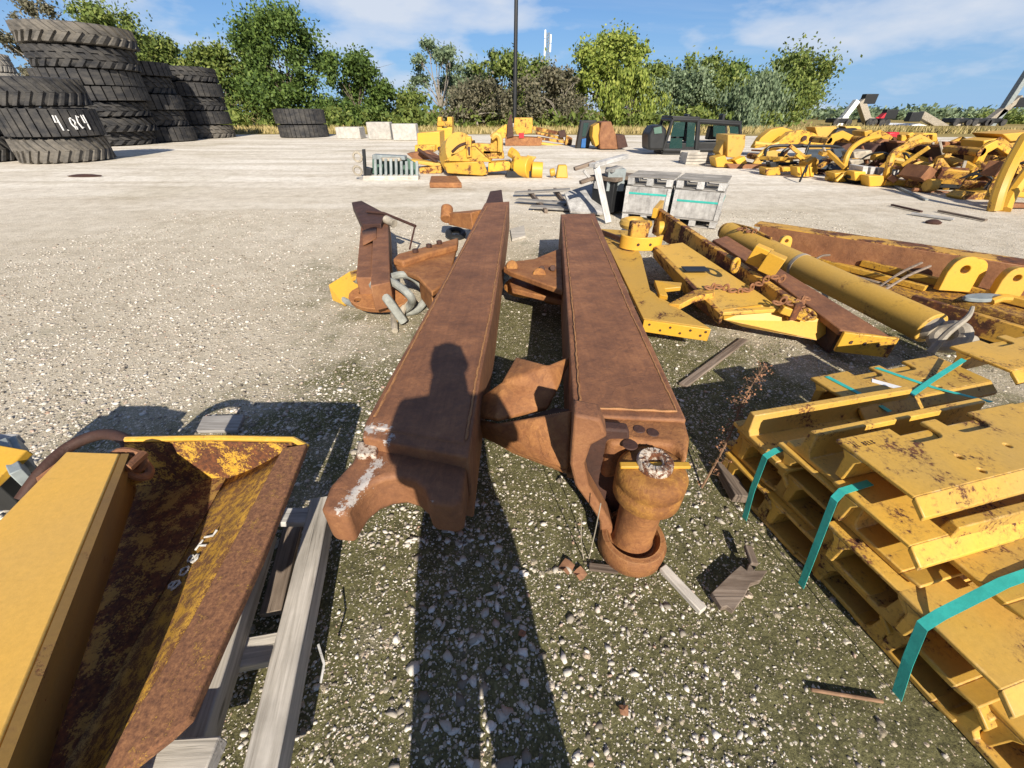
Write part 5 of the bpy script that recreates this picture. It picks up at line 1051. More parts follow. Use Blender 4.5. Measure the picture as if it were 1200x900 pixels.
def tyre_stack(cx, wpx, ybot, bounds, styles, labels, mats=None, jitter=.05, lean=0):
    g = at(cx, ybot); Rr = g.y * wpx / 1100; cxw, cy = g.x, g.y + Rr
    for _ in range(60):      # fit the base circle to where the stack shows
        pts = [(cxw + Rr * math.cos(a), cy + Rr * math.sin(a)) for a in [k * .1 for k in range(63)]]; xs_, ys_ = [], []
        for x, y in pts: dep = y * CP + H * SP; xs_.append(600 + F * x / dep); ys_.append(450 - F * (y * SP - H * CP) / dep)
        w_ = max(xs_) - min(xs_); Rr *= (wpx / w_) ** .6; dep = cy * CP + H * SP; cxw += (cx - (max(xs_) + min(xs_)) / 2) / F * dep * .7; cy += (max(ys_) - ybot) * .02 * cy * .7
    z0 = 0; i0 = ys_.index(max(ys_)); g = V((pts[i0][0], pts[i0][1], 0))
    for i, b in enumerate(bounds):
        z1 = atY(cx, b, g.y).z; st = styles[i % len(styles)]; base = TP[st]
        if st in tused: o = base.copy(); COL.objects.link(o)
        else: o = base; tused.add(st)
        f = rt_.uniform(.96, 1.03); o.location = (cxw + lean * i / max(1, len(bounds) - 1) * Rr + rt_.uniform(-jitter, jitter) * Rr, cy + rt_.uniform(-jitter, jitter) * .5 * Rr, z0 + .003); o.scale = (Rr * f, Rr * f, (z1 - z0) * .985); o.rotation_euler = (rt_.uniform(-.012, .012), rt_.uniform(-.012, .012), rt_.uniform(0, 6))
        if mats and mats[i]: o.data = o.data.copy(); o.data.materials[0] = MT[mats[i]]
        tag(o, labels[i], 'tyre', 'giant tyres lying in stacks'); z0 = z1; TYRES.append(o)
    return cxw, cy, Rr
N5 = ['bottom', 'second from bottom', 'third from bottom', 'fourth from bottom', 'fifth from bottom', 'sixth from bottom', 'top']
A3 = tyre_stack(82, 118, 193, [162, 125, 87], ['lug', 'rib', 'lug'], ['dusty chevron-treaded tyre at the bottom of the front stack under the painted one', 'black tyre in the front stack with white painted numbers 40C4', 'wide-lugged tyre on top of the front stack, above the painted numbers'], [None, None, 'rubber'])
tyre_stack(-22, 112, 193, [161, 124], ['lug', 'rib'], ['treaded bottom tyre of the short stack cut by the left edge', 'dark upper tyre of the short stack cut by the left edge'], ['rubber', None])
tyre_stack(127, 122, 173, [156, 137, 118, 99, 78, 49, 20], ['rock', 'lug', 'rock', 'rib', 'rib', 'rock', 'lug'], [f'giant tyre, {N5[i]} one of the tallest stack' for i in range(7)], [None, 'rubber', None, None, None, None, None], .03, .42)
tyre_stack(187, 90, 168, [149, 129, 109, 87, 68], ['rib', 'rock'], [f'giant tyre, {N5[i] if i < 4 else "top"} one of the stack just right of the tallest' for i in range(5)])
tyre_stack(241, 76, 163, [147, 130, 113, 95, 76], ['rock', 'rib'], [f'giant tyre, {N5[i] if i < 4 else "top"} one of the rightmost tall stack' for i in range(5)], ['rubber_dusty'] + [None] * 4)
tyre_stack(42, 50, 166, [146, 126, 106, 84, 60], ['rock'], [f'pale tyre, {N5[i] if i < 4 else "top"} one of the stack half hidden behind the front stacks' for i in range(5)], ['rubber_pale'] * 5)
tyre_stack(358, 60, 162, [146, 127], ['rib'], ['lower of two flat black tyres before the big oak', 'upper of two flat black tyres before the big oak'])
# the painted number, following the tyre's round face
o = TYRES[1]; mb = MB(); c0 = V(o.location); Rr = o.scale.x * 1.003; hz_ = o.scale.z
mid = math.atan2(-c0.y, -c0.x) + .34
for i, ch in enumerate('4.0C4'):
    for s_ in GL[ch]:
        P = []
        for x, y in s_: a = mid + (i * .80 + x * .9 - 1.5) * .18; P.append(c0 + V((math.cos(a) * Rr, math.sin(a) * Rr, hz_ * (.24 + .5 * y))))
        mb.tube([p + V((rt_.gauss(0, .012), 0, rt_.gauss(0, .012))) for p in P], .024, 5)
t_ = mb.build('painted_number', MT['white_paint'], None); bpy.context.view_layer.update(); t_.parent = o; t_.matrix_local = o.matrix_local.inverted() @ M.Translation(t_.location)
# ================================================================ concrete blocks
def blockthing(name, label, cat, px0, px1, ybot, ytop, dep, mat, group=None):
    a, b = at(px0, ybot), at(px1, ybot); Yf = (a.y + b.y) / 2; h = atY((px0 + px1) / 2, ytop, Yf).z; mb = MB(); mb.box(((a.x + b.x) / 2, Yf + dep / 2, h / 2), (b.x - a.x, dep, h)); return tag(mb.build(name, MT[mat], None, bevel=.05), label, cat, group)
blockthing('concrete_block', 'short pale concrete block right of the two flat tyres', 'block', 395, 423, 163, 149, 1.2, 'concrete')
blockthing('concrete_block', 'long pale concrete barrier block, left half, behind the grey rack', 'block', 432, 459, 164, 143, .8, 'concrete'); blockthing('concrete_block', 'long pale concrete barrier block, right half, beside the yellow machinery', 'block', 461, 489, 165, 145, .8, 'concrete')
# pole and tower
lp = thing('light_pole', 'tall thin dark pole rising out of the picture in the middle', 'pole', atY(603, 150, 45)); b = atY(603, 150, 45)
mb = MB(); mb.cyl(V((b.x, 45, 0)), V((b.x + .25, 45, 22)), .19, .12, 10); mb.build('shaft', MT['black'], lp); mb = MB(); mb.box((b.x, 45, .3), (.6, .6, .6)); mb.build('footing', MT['concrete'], lp, bevel=.03)
mb = MB(); mb.box((b.x + .25, 44.6, 22), (1.6, .5, .25)); mb.build('lamp_head', MT['grey_steel'], lp, bevel=.05)
tw = thing('lattice_tower', 'distant grey lattice mast above the trees right of the pole', 'tower', atY(638, 146, 130)); b = atY(638, 146, 130); mb = MB(); ht = atY(638, 38, 130).z
for dx, dy in ((-.5, -.3), (.5, -.3), (0, .5)): mb.cyl(V((b.x + dx * 1.6, 130 + dy, 0)), V((b.x + dx * .8, 130 + dy * .6, ht)), .09, n=5)
for k in range(26): z = ht * k / 26; z2 = ht * (k + 1) / 26; f = .8 - .4 * k / 26; mb.cyl(V((b.x - f, 129.8, z)), V((b.x + f, 129.8, z2)), .05, n=4); mb.cyl(V((b.x + f, 129.8, z)), V((b.x, 130.3, z2)), .05, n=4)
mb.build('mast', MT['grey_steel'], tw)
mb = MB()
for k in range(5): z = ht * (.78 + .05 * k); mb.box((b.x + (.7 if k % 2 else -.7), 129.7, z), (.35, .3, 1.6))
mb.build('antenna', MT['white_paint'], tw)
# ================================================================ machine parts standing about the yard
def sil(name, mat, parent, pts, Y, dep, bevel=.02, y1=None):
    """an outline at distance Y given its own real depth"""
    mb = MB(); P = [atY(x, y, Y) for x, y in pts]; mb.ext(P, (0, dep, 0)); return mb.build(name, MT[mat], parent, bevel=bevel)
def pipe(name, mat, parent, pts, r, n=8, smooth_=True):
    mb = MB(); P = [atY(x, y, Y) for x, y, Y in pts]; mb.tube(bez(P, 5) if smooth_ and len(P) > 2 else P, r, n); return mb.build(name, MT[mat], parent)
def yb_(px, py): return at(px, py).y
Y0 = yb_(560, 207)
g1_ = thing('ripper_carriage', 'wedge-shaped yellow machine carriage with a rounded front, middle of the yard', 'machine part', at(565, 206, 0))
sil('front_plate', 'yellow', g1_, [(519, 191), (566, 189), (572, 204), (565, 206), (524, 203)], Y0, .12)
sil('wedge', 'yellow_worn', g1_, [(519, 189), (546, 174), (556, 172), (576, 190)], Y0 + .05, 1.0); sil('side_plate', 'yellow', g1_, [(572, 191), (598, 189), (602, 197), (594, 200), (572, 202)], Y0 + .1, .6)
mb = MB(); c = atY(538, 182, Y0 + .7); mb.lathe([(.001, -.35), (.7, -.35), (.7, .35), (.001, .35)], M.Translation(c) @ M.Rotation(R(65), 4, 'X') @ M.Rotation(R(30), 4, 'Y') @ M.Scale(.75, 4), 24); mb.build('drum', MT['yellow_dusty'], g1_)
sil('post', 'yellow', g1_, [(545, 160), (552, 160), (553, 184), (547, 185)], Y0 - .02, .22); sil('post_slot', 'rust_dark', g1_, [(548, 172), (551, 172), (551, 182), (549, 182)], Y0 - .03, .01, 0)
for x0, x1, y0, y1 in ((575, 586, 162, 180), (557, 575, 168, 181), (566, 590, 176, 186)): sil('bracket', 'yellow_worn', g1_, [(x0, y0), (x1, y0 + 1), (x1 + 1, y1), (x0 - 1, y1)], Y0 + .5, .3)
pipe('hydraulic_line', 'rust_dark', g1_, [(530, 178, Y0 + .1), (540, 170, Y0), (556, 166, Y0 + .3)], .04); pipe('arch_arm', 'yellow', g1_, [(576, 162, Y0 + .4), (582, 158, Y0 + .4), (586, 163, Y0 + .4), (586, 178, Y0 + .4)], .08)
g2_ = thing('roller_bracket', 'yellow roller and curved bracket at the right end of the wedge-shaped carriage', 'machine part', at(620, 206, 0))
pipe('arm', 'yellow', g2_, [(598, 178, Y0), (605, 184, Y0 - .1), (603, 196, Y0)], .13); mb = MB(); c = atY(617, 196, Y0 - .1); mb.cyl(c + V((-.25, .1, 0)), c + V((.1, -.1, 0)), .27, n=18); mb.cyl(c + V((.15, -.1, -.05)), c + V((.45, -.12, -.06)), .2, n=16); mb.build('roller', MT['yellow'], g2_, bevel=.02)
sil('plate', 'yellow_dusty', g2_, [(614, 188), (618, 182), (629, 184), (622, 192)], Y0 - .1, .08); mb = MB(); mb.box(atY(612, 203, Y0), (.9, .5, .16)); mb.build('skid', MT['black'], g2_, bevel=.01)
g3_ = thing('yellow_arm_pile', 'heap of yellow arms and rusty bars left of the wedge-shaped carriage', 'machine part', at(500, 200, 0)); Y1 = yb_(500, 203)
sil('arm', 'yellow_dusty', g3_, [(480, 187), (518, 192), (518, 197), (482, 191)], Y1, .4); sil('arm', 'yellow', g3_, [(491, 197), (517, 194), (518, 203), (492, 204)], Y1 - .1, .5); sil('rusty_bar', 'rust', g3_, [(476, 180), (500, 177), (515, 186), (486, 188)], Y1 + .5, .5)
for a, b in (((490, 175), (512, 190)), ((497, 181), (520, 187)), ((514, 173), (522, 186))): pipe('rod', 'rust_dark', g3_, [(*a, Y1 + .3), (*b, Y1 + .1)], .05)
sil('box', 'yellow', g3_, [(489, 156), (515, 154), (516, 176), (489, 177)], Y1 + 2.6, 1.2); sil('axle', 'yellow_worn', g3_, [(486, 170), (510, 170), (510, 178), (486, 178)], Y1 + 2.3, .3)
g4_ = thing('yellow_clamp', 'upright yellow clamp with two tall prongs behind the heap of yellow arms', 'machine part', at(521, 178, 0)); Y2 = Y1 + 5
sil('body', 'yellow', g4_, [(512, 150), (530, 150), (529, 166), (522, 178), (514, 176)], Y2, .8); sil('prong', 'yellow', g4_, [(513, 137), (517, 137), (518, 151), (512, 151)], Y2, .5); sil('prong', 'yellow', g4_, [(524, 137), (530, 137), (530, 151), (524, 151)], Y2, .5); sil('cross_plate', 'yellow_worn', g4_, [(512, 142), (530, 142), (530, 148), (512, 148)], Y2 - .05, .4)
rp = MB(); rp.ext([at(505, 206, .12), at(535, 206, .12), at(541, 214, .12), at(503, 214, .12)], (0, 0, -.12)); tag(rp.build('rusty_plate', MT['rust_orange'], None, bevel=.02), 'flat red-brown plate on the gravel before the heap of yellow arms', 'plate')
ys = MB(); c = at(658, 208); ys.box((c.x, c.y, .16), (.34, .3, .32), None, (.7, .7)); ys.cyl(c + V((-.2, -.05, .15)), c + V((-.34, -.05, .12)), .1); tag(ys.build('yellow_casting', MT['yellow'], None, bevel=.03), 'small yellow casting alone on the gravel left of the broken crate', 'machine part')
# grey rack on a timber
rk = thing('steel_rack', 'grey steel grille rack standing on a timber, front of the yellow heap', 'rack', at(460, 211, 0)); Y3 = yb_(455, 211)
sil('timber', 'wood', rk, [(425, 206), (490, 206), (490, 212), (425, 212)], Y3, .3); 
for k in range(9): sil('bar', 'grey_steel', rk, [(438 + 6.1 * k, 189 - (k < 5) * 3), (441 + 6.1 * k, 189 - (k < 5) * 3), (441.5 + 6.1 * k, 206), (438.5 + 6.1 * k, 206)], Y3 + .03, .05, .004)
sil('top_rail', 'grey_steel', rk, [(436, 181), (474, 183), (475, 188), (436, 187)], Y3 + .25, .3); sil('back_panel', 'green', rk, [(436, 182), (475, 184), (488, 192), (488, 205), (436, 205)], Y3 + .5, .1); sil('pale_cover', 'pale_steel', rk, [(445, 185), (468, 185), (470, 189), (446, 189)], Y3 + .1, .3)
hk = thing('hook_post', 'black post with pale curled hooks left of the grey rack', 'post', at(427, 210, 0)); sil('post', 'black', hk, [(424, 175), (427, 175), (429, 206), (426, 206)], Y3, .1, .006); sil('foot', 'black', hk, [(427, 196), (435, 198), (434, 205), (428, 206)], Y3, .2, .01)
for yy in (184, 200): mb = MB(); mb.torus(atY(419, yy, Y3), .11, .03, (0, 1, .2), 14, 6); mb.build('hook', MT['pale_steel'], hk)
# linkage heap further back
Y5 = 25.0
h1_ = thing('loader_linkage', 'pale yellow loader arms heaped with a rust-red base, behind the wedge carriage', 'machine part', atY(620, 170, Y5) * 1); h1_.location.z = 0
sil('arm', 'yellow', h1_, [(574, 159), (592, 146), (597, 146), (597, 160), (588, 163), (578, 163)], Y5, .6); sil('tower', 'yellow', h1_, [(603, 138), (624, 138), (624, 156), (606, 158), (602, 150)], Y5 + .6, 1.2); sil('rusty_base', 'rust_orange', h1_, [(592, 160), (636, 162), (634, 171), (592, 171)], Y5 - .2, 1.4); sil('rusty_post', 'rust_dark', h1_, [(595, 142), (598, 134), (600, 134), (602, 160), (594, 162)], Y5 - .3, .2)
for a, b, c in (((625, 148), (654, 154), 4.5), ((628, 154), (660, 161), 3.4), ((630, 160), (668, 166), 3.4), ((630, 166), (660, 170), 3)): sil('arm', 'yellow', h1_, [a, b, (b[0] + 1, b[1] + c), (a[0], a[1] + c)], Y5 + .2, .4)
sil('dark_link', 'rust_dark', h1_, [(654, 154), (662, 152), (664, 160), (656, 162)], Y5, .3); sil('red_valve', 'red', h1_, [(608, 156), (614, 156), (614, 162), (608, 162)], Y5 - .25, .3); sil('lug', 'yellow', h1_, [(664, 158), (671, 162), (670, 170), (662, 170)], Y5, .4)
rb = thing('loader_bucket', 'rusty loader bucket with yellow back, standing on edge left of the black cabs', 'bucket', atY(715, 175, 22)); rb.location.z = 0
mb = MB(); pr = [(705, 143), (716, 142), (722, 158), (724, 175), (703, 175), (702, 158)]; mb.ext([atY(x, y, 22) for x, y in pr], (0, 1.3, 0)); mb.build('shell', MT['rust'], rb, bevel=.04); sil('back_plate', 'yellow', rb, [(695, 148), (702, 144), (704, 168), (698, 172), (694, 160)], 22.1, 1.1); sil('cutting_edge', 'rust_dark', rb, [(722, 158), (732, 158), (736, 172), (724, 175)], 22.2, 1.0)
ds = thing('seat_frame', 'dark seat frame with blue strip left of the rusty bucket', 'seat', atY(686, 174, 23)); ds.location.z = 0; sil('frame', 'black', ds, [(681, 141), (700, 141), (696, 150), (690, 174), (675, 174)], 23, .5, .03); sil('window', 'glass', ds, [(684, 144), (690, 144), (686, 160), (682, 160)], 22.98, .02, 0); sil('blue_strip', 'blue', ds, [(682, 163), (687, 162), (686, 173), (681, 173)], 22.9, .1, 0)
# cabs
def cab(label, pts, Y, dep, panes, loc):
    t = thing('machine_cab', label, 'cab', atY(*loc, Y), 'black machine cabs standing on the ground'); t.location.z = 0
    P = [atY(x, y, Y) for x, y in pts]; mb = MB(); n = len(P)
    for i in range(n):
        for dz in (0, dep): mb.tube([P[i] + V((0, dz, 0)), P[(i + 1) % n] + V((0, dz, 0))], .075, 6)
        mb.tube([P[i], P[i] + V((0, dep, 0))], .075, 6)
    mb.build('frame', MT['black'], t); mb = MB(); top_ = sorted(P, key=lambda p: -p.z)[:2]; mb.ext([top_[0] + V((-.05, -.05, .03)), top_[1] + V((.05, -.05, .03)), top_[1] + V((.05, dep + .05, .03)), top_[0] + V((-.05, dep + .05, .03))], (0, 0, .1)); mb.build('roof', MT['black'], t, bevel=.03)
    mb = MB(); lo = sorted(P, key=lambda p: p.z)[:2]; lo.sort(key=lambda p: p.x); mb.box(((lo[0].x + lo[1].x) / 2, Y + dep / 2, .22), (abs(lo[1].x - lo[0].x), dep, .44)); mb.build('base', MT['black'], t, bevel=.03)
    for pp in panes: sil('pane', 'glass', t, pp, Y - .01, .02, 0)
    for pp in panes[:1]: sil('pane', 'glass', t, pp, Y + dep, .02, 0)
    mb = MB(); m_ = (P[0] + P[2]) / 2; mb.box((m_.x, Y + dep * .55, .75), (.5, .45, .5)); mb.box((m_.x + .2, Y + dep * .55, 1.15), (.14, .42, .6)); mb.build('seat', MT['black'], t, bevel=.05); return t
Yc = 19.5
cab('black machine cab with pale green windows, left one of the pair', [(788, 140), (818, 141), (815, 177), (777, 176)], Yc, 1.3, [[(790, 143), (803, 143), (801, 160), (786, 160)], [(786, 162), (800, 162), (799, 174), (784, 174)], [(806, 143), (815, 144), (813, 172), (804, 172)]], (797, 177))
cab('black machine cab with open dark windows, right one of the pair', [(819, 143), (867, 146), (868, 176), (817, 176)], Yc + .5, 1.4, [[(836, 147), (850, 147), (850, 160), (836, 160)], [(855, 148), (865, 148), (866, 162), (856, 162)]], (842, 177))
bh = thing('engine_hood', 'small black curved hood left of the pair of black cabs', 'hood', atY(770, 176, Yc)); bh.location.z = 0; sil('shell', 'black', bh, [(760, 158), (766, 148), (776, 146), (782, 152), (778, 176), (760, 176)], Yc - .2, 1.1, .08); sil('side_panel', 'green', bh, [(766, 150), (775, 148), (776, 156), (767, 157)], Yc - .23, .02, 0)
for px0, px1, y0, y1, lb in ((803, 826, 178, 193, 'grey slatted wooden crate before the black cabs, left of two'), (826, 842, 181, 192, 'pale wooden crate before the black cabs, right of two')):
    Yg = yb_(px0, y1); t = thing('wooden_crate', lb, 'crate', at((px0 + px1) / 2, y1, 0)); a, b = atY(px0, y1, Yg), atY(px1, y1, Yg); hh = atY(px0, y0, Yg).z
    mb = MB()
    for k in range(4): mb.box(((a.x + b.x) / 2, Yg, hh * (k + .5) / 4), (b.x - a.x, .03, hh / 4 * .86)); mb.box(((a.x + b.x) / 2, Yg + .7, hh * (k + .5) / 4), (b.x - a.x, .03, hh / 4 * .86))
    mb.build('slats', MT['wood' if px0 < 810 else 'wood_white'], t); mb = MB(); mb.box(((a.x + b.x) / 2, Yg + .36, hh * .45), ((b.x - a.x) * .92, .62, hh * .88)); mb.build('load', MT['concrete'], t)
# ================================================================ the long row of salvaged machine frames on the right
GR = 'salvaged yellow machine frames in a row'
def heap(name, label, base, cat='machine part'): t = thing(name, label, cat, at(base[0], base[1], 0), GR); return t, yb_(*base)
t, Y = heap('bucket_frame', 'upright yellow box frame at the left end of the long row, on a low base', (860, 197))
sil('back_plate', 'yellow_dusty', t, [(842, 178), (852, 160), (856, 160), (854, 180), (846, 184)], Y + .5, .5); sil('box', 'yellow', t, [(853, 158), (874, 158), (873, 172), (866, 186), (852, 184)], Y + .3, .9); sil('base', 'yellow', t, [(838, 185), (850, 182), (853, 190), (868, 190), (869, 196), (840, 196)], Y, .5); sil('lug', 'yellow', t, [(861, 188), (873, 183), (876, 191), (866, 196)], Y - .1, .3); sil('rusty_bar', 'rust', t, [(852, 192), (900, 193), (900, 198), (856, 199)], Y - .15, .2)
t, Y = heap('lift_arm', 'big humped yellow lift arm standing on edge, left hump of the row', (905, 190)); hump = lambda x0, x1, y0, y1: [(x0, y1), (x0 + (x1 - x0) * .12, y0 + (y1 - y0) * .5), (x0 + (x1 - x0) * .3, y0 + (y1 - y0) * .12), (x0 + (x1 - x0) * .5, y0), (x0 + (x1 - x0) * .72, y0 + (y1 - y0) * .16), (x0 + (x1 - x0) * .88, y0 + (y1 - y0) * .5), (x1, y1)]
sil('arm', 'yellow', t, hump(884, 950, 149, 174) + [(930, 172), (915, 168), (900, 172)], Y + 2.2, .4, .03); sil('arm', 'yellow', t, hump(905, 975, 152, 178) + [(955, 175), (940, 168), (922, 172)], Y + 1.6, .35, .03); mb = MB(); c = atY(942, 162, Y + 1.58); mb.cyl(c, c - V((0, .05, 0)), .09); mb.build('pin_hole', MT['rust_dark'], t); pipe('cross_tube', 'yellow_dusty', t, [(884, 168, Y + 1.4), (925, 172, Y + 1.4)], 0.080)
t, Y = heap('pipe_frame', 'black hooped pipe frame in front of the humped yellow arm', (915, 204)); pipe('hoop', 'black', t, [(896, 190, Y + .5), (898, 176, Y + .5), (908, 171, Y + .5), (945, 171, Y + .4), (980, 172, Y + .4), (990, 178, Y + .4)], 0.040); pipe('hoop', 'black', t, [(910, 196, Y + .3), (916, 180, Y + .3), (926, 173, Y + .3), (940, 171, Y + .4)], .045); pipe('brace', 'black', t, [(898, 184, Y + .5), (914, 192, Y + .3), (938, 190, Y + .2)], 0.040); pipe('brace', 'yellow', t, [(888, 184, Y + .6), (900, 173, Y + .6), (912, 168, Y + .6)], 0.056)
t, Y = heap('yellow_motor', 'small yellow motor block with black fittings under the pipe frame', (905, 206)); sil('block', 'yellow', t, [(897, 197), (914, 196), (915, 205), (898, 206)], Y, .4); sil('block', 'yellow_worn', t, [(916, 196), (930, 196), (931, 201), (917, 202)], Y + .1, .3); sil('valve', 'black', t, [(902, 190), (910, 190), (911, 197), (903, 197)], Y + .1, .25)
t, Y = heap('finned_casting', 'yellow finned casting before the tilted dark panel', (945, 209))
for k in range(4): sil('fin', 'yellow', t, [(934 + 5 * k, 196), (938 + 5 * k, 196), (939 + 5 * k, 207), (935 + 5 * k, 207)], Y, .35, .01)
sil('body', 'yellow', t, [(946, 190), (956, 184), (960, 188), (958, 204), (944, 204)], Y + .3, .4)
t, Y = heap('slate_board', 'tilted dark blue-grey flat panel leaning in the row of yellow frames', (968, 207)); mb = MB(); P = [atY(947, 175, Y + .9), atY(990, 174, Y + .9), atY(990, 199, Y + .3), atY(942, 197, Y + .3)]; mb.ext(P, (0, .05, .0)); mb.build('panel', plain_mat('slate_paint', (.05, .062, .075), .5), t, bevel=.01); pipe('trim', 'black', t, [(975, 175, Y + .8), (978, 186, Y + .5), (970, 198, Y + .25)], 0.024); sil('support', 'rust_dark', t, [(950, 198), (985, 199), (984, 206), (952, 206)], Y + .5, .4)
t, Y = heap('swing_arm', 'thin curved yellow arm rising right of the dark panel', (990, 214)); pipe('arm', 'yellow', t, [(989, 203, Y + .3), (991, 188, Y + .3), (998, 174, Y + .4), (1013, 164, Y + .6), (1030, 160, Y + .8)], 0.064); sil('foot', 'yellow', t, [(978, 203), (1000, 200), (1002, 212), (980, 214)], Y, .4); pipe('link', 'yellow', t, [(980, 212, Y - .1), (992, 203, Y - .1), (1006, 207, Y - .1)], 0.040); sil('tray', 'pale_steel', t, [(1000, 178), (1022, 176), (1024, 186), (1002, 188)], Y + .9, .5); sil('lower_tray', 'pale_steel', t, [(996, 188), (1012, 187), (1014, 193), (998, 194)], Y + .5, .4)
t, Y = heap('boom_section', 'yellow boom with black hoses lying behind the row', (980, 196)); Y += 3.2; sil('boom', 'yellow', t, [(955, 149), (980, 148), (984, 158), (975, 163), (958, 160)], Y, .6); sil('hose_bundle', 'black', t, [(974, 160), (982, 151), (1005, 150), (1012, 160), (996, 167), (978, 166)], Y - .2, .8, .06); sil('boom_tip', 'yellow_dusty', t, [(990, 148), (1008, 148), (1010, 152), (994, 155)], Y, .4); sil('stand', 'rust_dark', t, [(960, 160), (1000, 164), (1000, 185), (962, 185)], Y + .2, .5)
t, Y = heap('coupler_block', 'yellow coupler block with square openings behind the round rusty bucket', (1020, 205)); Y += 2.2; sil('block', 'yellow', t, [(1013, 154), (1022, 152), (1024, 157), (1030, 153), (1036, 157), (1036, 165), (1014, 165)], Y, .6); sil('leg', 'rust_dark', t, [(1016, 165), (1034, 165), (1036, 190), (1016, 190)], Y + .1, .4); mb = MB(); mb.box(atY(1042, 161, Y), (.35, .3, .3)); mb.build('red_cap', MT['red'], t, bevel=.04)
t, Y = heap('digger_bucket', 'dark rusty round-backed digger bucket among the yellow frames', (1035, 208), 'bucket'); sil('shell', 'rust_dark', t, [(1018, 185), (1019, 177), (1028, 169), (1040, 167), (1049, 172), (1049, 192), (1030, 195)], Y + .9, .9, .05); sil('ear', 'rust', t, [(1030, 168), (1036, 163), (1044, 164), (1046, 170)], Y + .95, .2)
t, Y = heap('slatted_pallet', 'pale slatted pallet over painted black shade under the yellow row', (1030, 218), 'pallet')
for k in range(5): sil('slat', 'wood_white', t, [(1012 + 9 * k, 195 + k), (1018 + 9 * k, 195 + k), (1016 + 9 * k, 204 + k), (1010 + 9 * k, 204 + k)], Y + .2, .5, .01)
sil('dark_base', 'black', t, [(995, 206), (1060, 212), (1060, 220), (1000, 214)], Y + .3, .6)  # black slab put in as the shade under the row
t, Y = heap('yellow_subframe', 'low yellow subframe with square end plates in the middle of the row', (1020, 219)); sil('end_plate', 'yellow', t, [(1018, 206), (1036, 206), (1037, 218), (1019, 219)], Y, .3); sil('end_plate', 'yellow', t, [(1001, 201), (1015, 201), (1016, 211), (1002, 212)], Y + .3, .3); pipe('rail', 'yellow', t, [(1036, 214, Y), (1060, 215, Y - .1), (1085, 221, Y - .3)], 0.072)
for a, b in (((1040, 214), (1058, 204)), ((1058, 215), (1078, 202)), ((1050, 212), (1070, 217))): pipe('strut', 'yellow', t, [(*a, Y + .05), (*b, Y + .25)], 0.048)
t, Y = heap('elbow_tubing', 'bent yellow tubular frame with an angled elbow, left of the rusty buckets', (1045, 222)); pipe('tube', 'yellow', t, [(1078, 166, Y + 1), (1062, 172, Y + .8), (1047, 180, Y + .6), (1042, 194, Y + .5), (1038, 210, Y + .5)], 0.080); pipe('tube', 'yellow', t, [(1048, 180, Y + .7), (1068, 189, Y + .7)], 0.080); pipe('tube', 'yellow_dusty', t, [(1046, 187, Y + .7), (1092, 195, Y + .5)], 0.072)
for i, (x0, x1, y0, y1, bx, by, lb) in enumerate(((1052, 1102, 167, 188, 1075, 214, 'dark rusty toothed bucket left of two in the row'), (1103, 1152, 172, 197, 1125, 222, 'dark rusty toothed bucket right of two in the row'))):
    t, Y = heap('toothed_bucket', lb, (bx, by), 'bucket'); Y += 1.4; sil('shell', 'rust_dark', t, [(x0, y0), (x1, y0 + 1), (x1 - 2, y1), (x0 + 6, y1 - 2)], Y, .9, .05); sil('lip', 'rust', t, [(x0 - 1, y0 - 2), (x1 + 1, y0 - 1), (x1 + 1, y0 + 2), (x0 - 1, y0 + 1)], Y - .05, .3)
    for k in range(5): sil('tooth', 'yellow_worn' if i == 0 else 'rust_orange', t, [(x0 + 5 + 9 * k, y0 - 9 + 3 * i), (x0 + 10 + 9 * k, y0 - 9 + 3 * i), (x0 + 12 + 9 * k, y0 - 1), (x0 + 4 + 9 * k, y0 - 1)], Y, .18, .02)
t, Y = heap('hitch_head', 'yellow hitch head with several lugs above the left toothed bucket', (1080, 206)); Y += 2.4; sil('head', 'yellow', t, [(1062, 158), (1070, 155), (1076, 160), (1084, 156), (1098, 156), (1100, 168), (1092, 172), (1062, 168)], Y, .5); sil('leg', 'yellow_dusty', t, [(1066, 166), (1096, 168), (1094, 192), (1068, 190)], Y + .3, .3)
t, Y = heap('yellow_boom_tube', 'long straight yellow tube slanting down across the right toothed bucket', (1140, 222)); pipe('tube', 'yellow', t, [(1104, 185, Y + .9), (1161, 203, Y + .3)], 0.088, 10, False); pipe('tube', 'yellow_worn', t, [(1100, 188, Y + 1), (1134, 209, Y + .6)], 0.080, 10, False); sil('knuckle', 'rust', t, [(1158, 197), (1167, 199), (1168, 214), (1158, 213)], Y + .3, .3)
t, Y = heap('triangle_frame', 'yellow triangular frame standing before the slanting tube', (1095, 226)); pipe('leg', 'yellow', t, [(1101, 187, Y + .3), (1091, 214, Y + .1)], 0.072, 8, False); pipe('leg', 'yellow', t, [(1101, 188, Y + .3), (1114, 204, Y + .4)], 0.064, 8, False); mb = MB(); c = atY(1091, 217, Y); mb.cyl(c - V((.1, 0, 0)), c + V((.1, 0, 0)), .13); mb.build('hub', MT['yellow'], t, bevel=.01)
t, Y = heap('black_track_bundle', 'bundle of black and grey sheets lying low in the right part of the row', (1120, 226)); sil('sheets', 'black', t, [(1098, 209), (1132, 211), (1138, 221), (1098, 220)], Y + .3, .8); sil('pale_sheet', 'pale_steel', t, [(1100, 206), (1124, 205), (1130, 210), (1098, 210)], Y + .5, .8); pipe('bar', 'rust', t, [(1070, 222, Y + .1), (1130, 228, Y), (1165, 226, Y)], 0.040)
t, Y = heap('yellow_step_plate', 'bright yellow curved step plate low at the right end of the row', (1145, 234)); sil('plate', 'yellow', t, [(1124, 231), (1136, 225), (1152, 226), (1162, 222), (1164, 228), (1158, 234), (1128, 236)], Y, .35, .02)
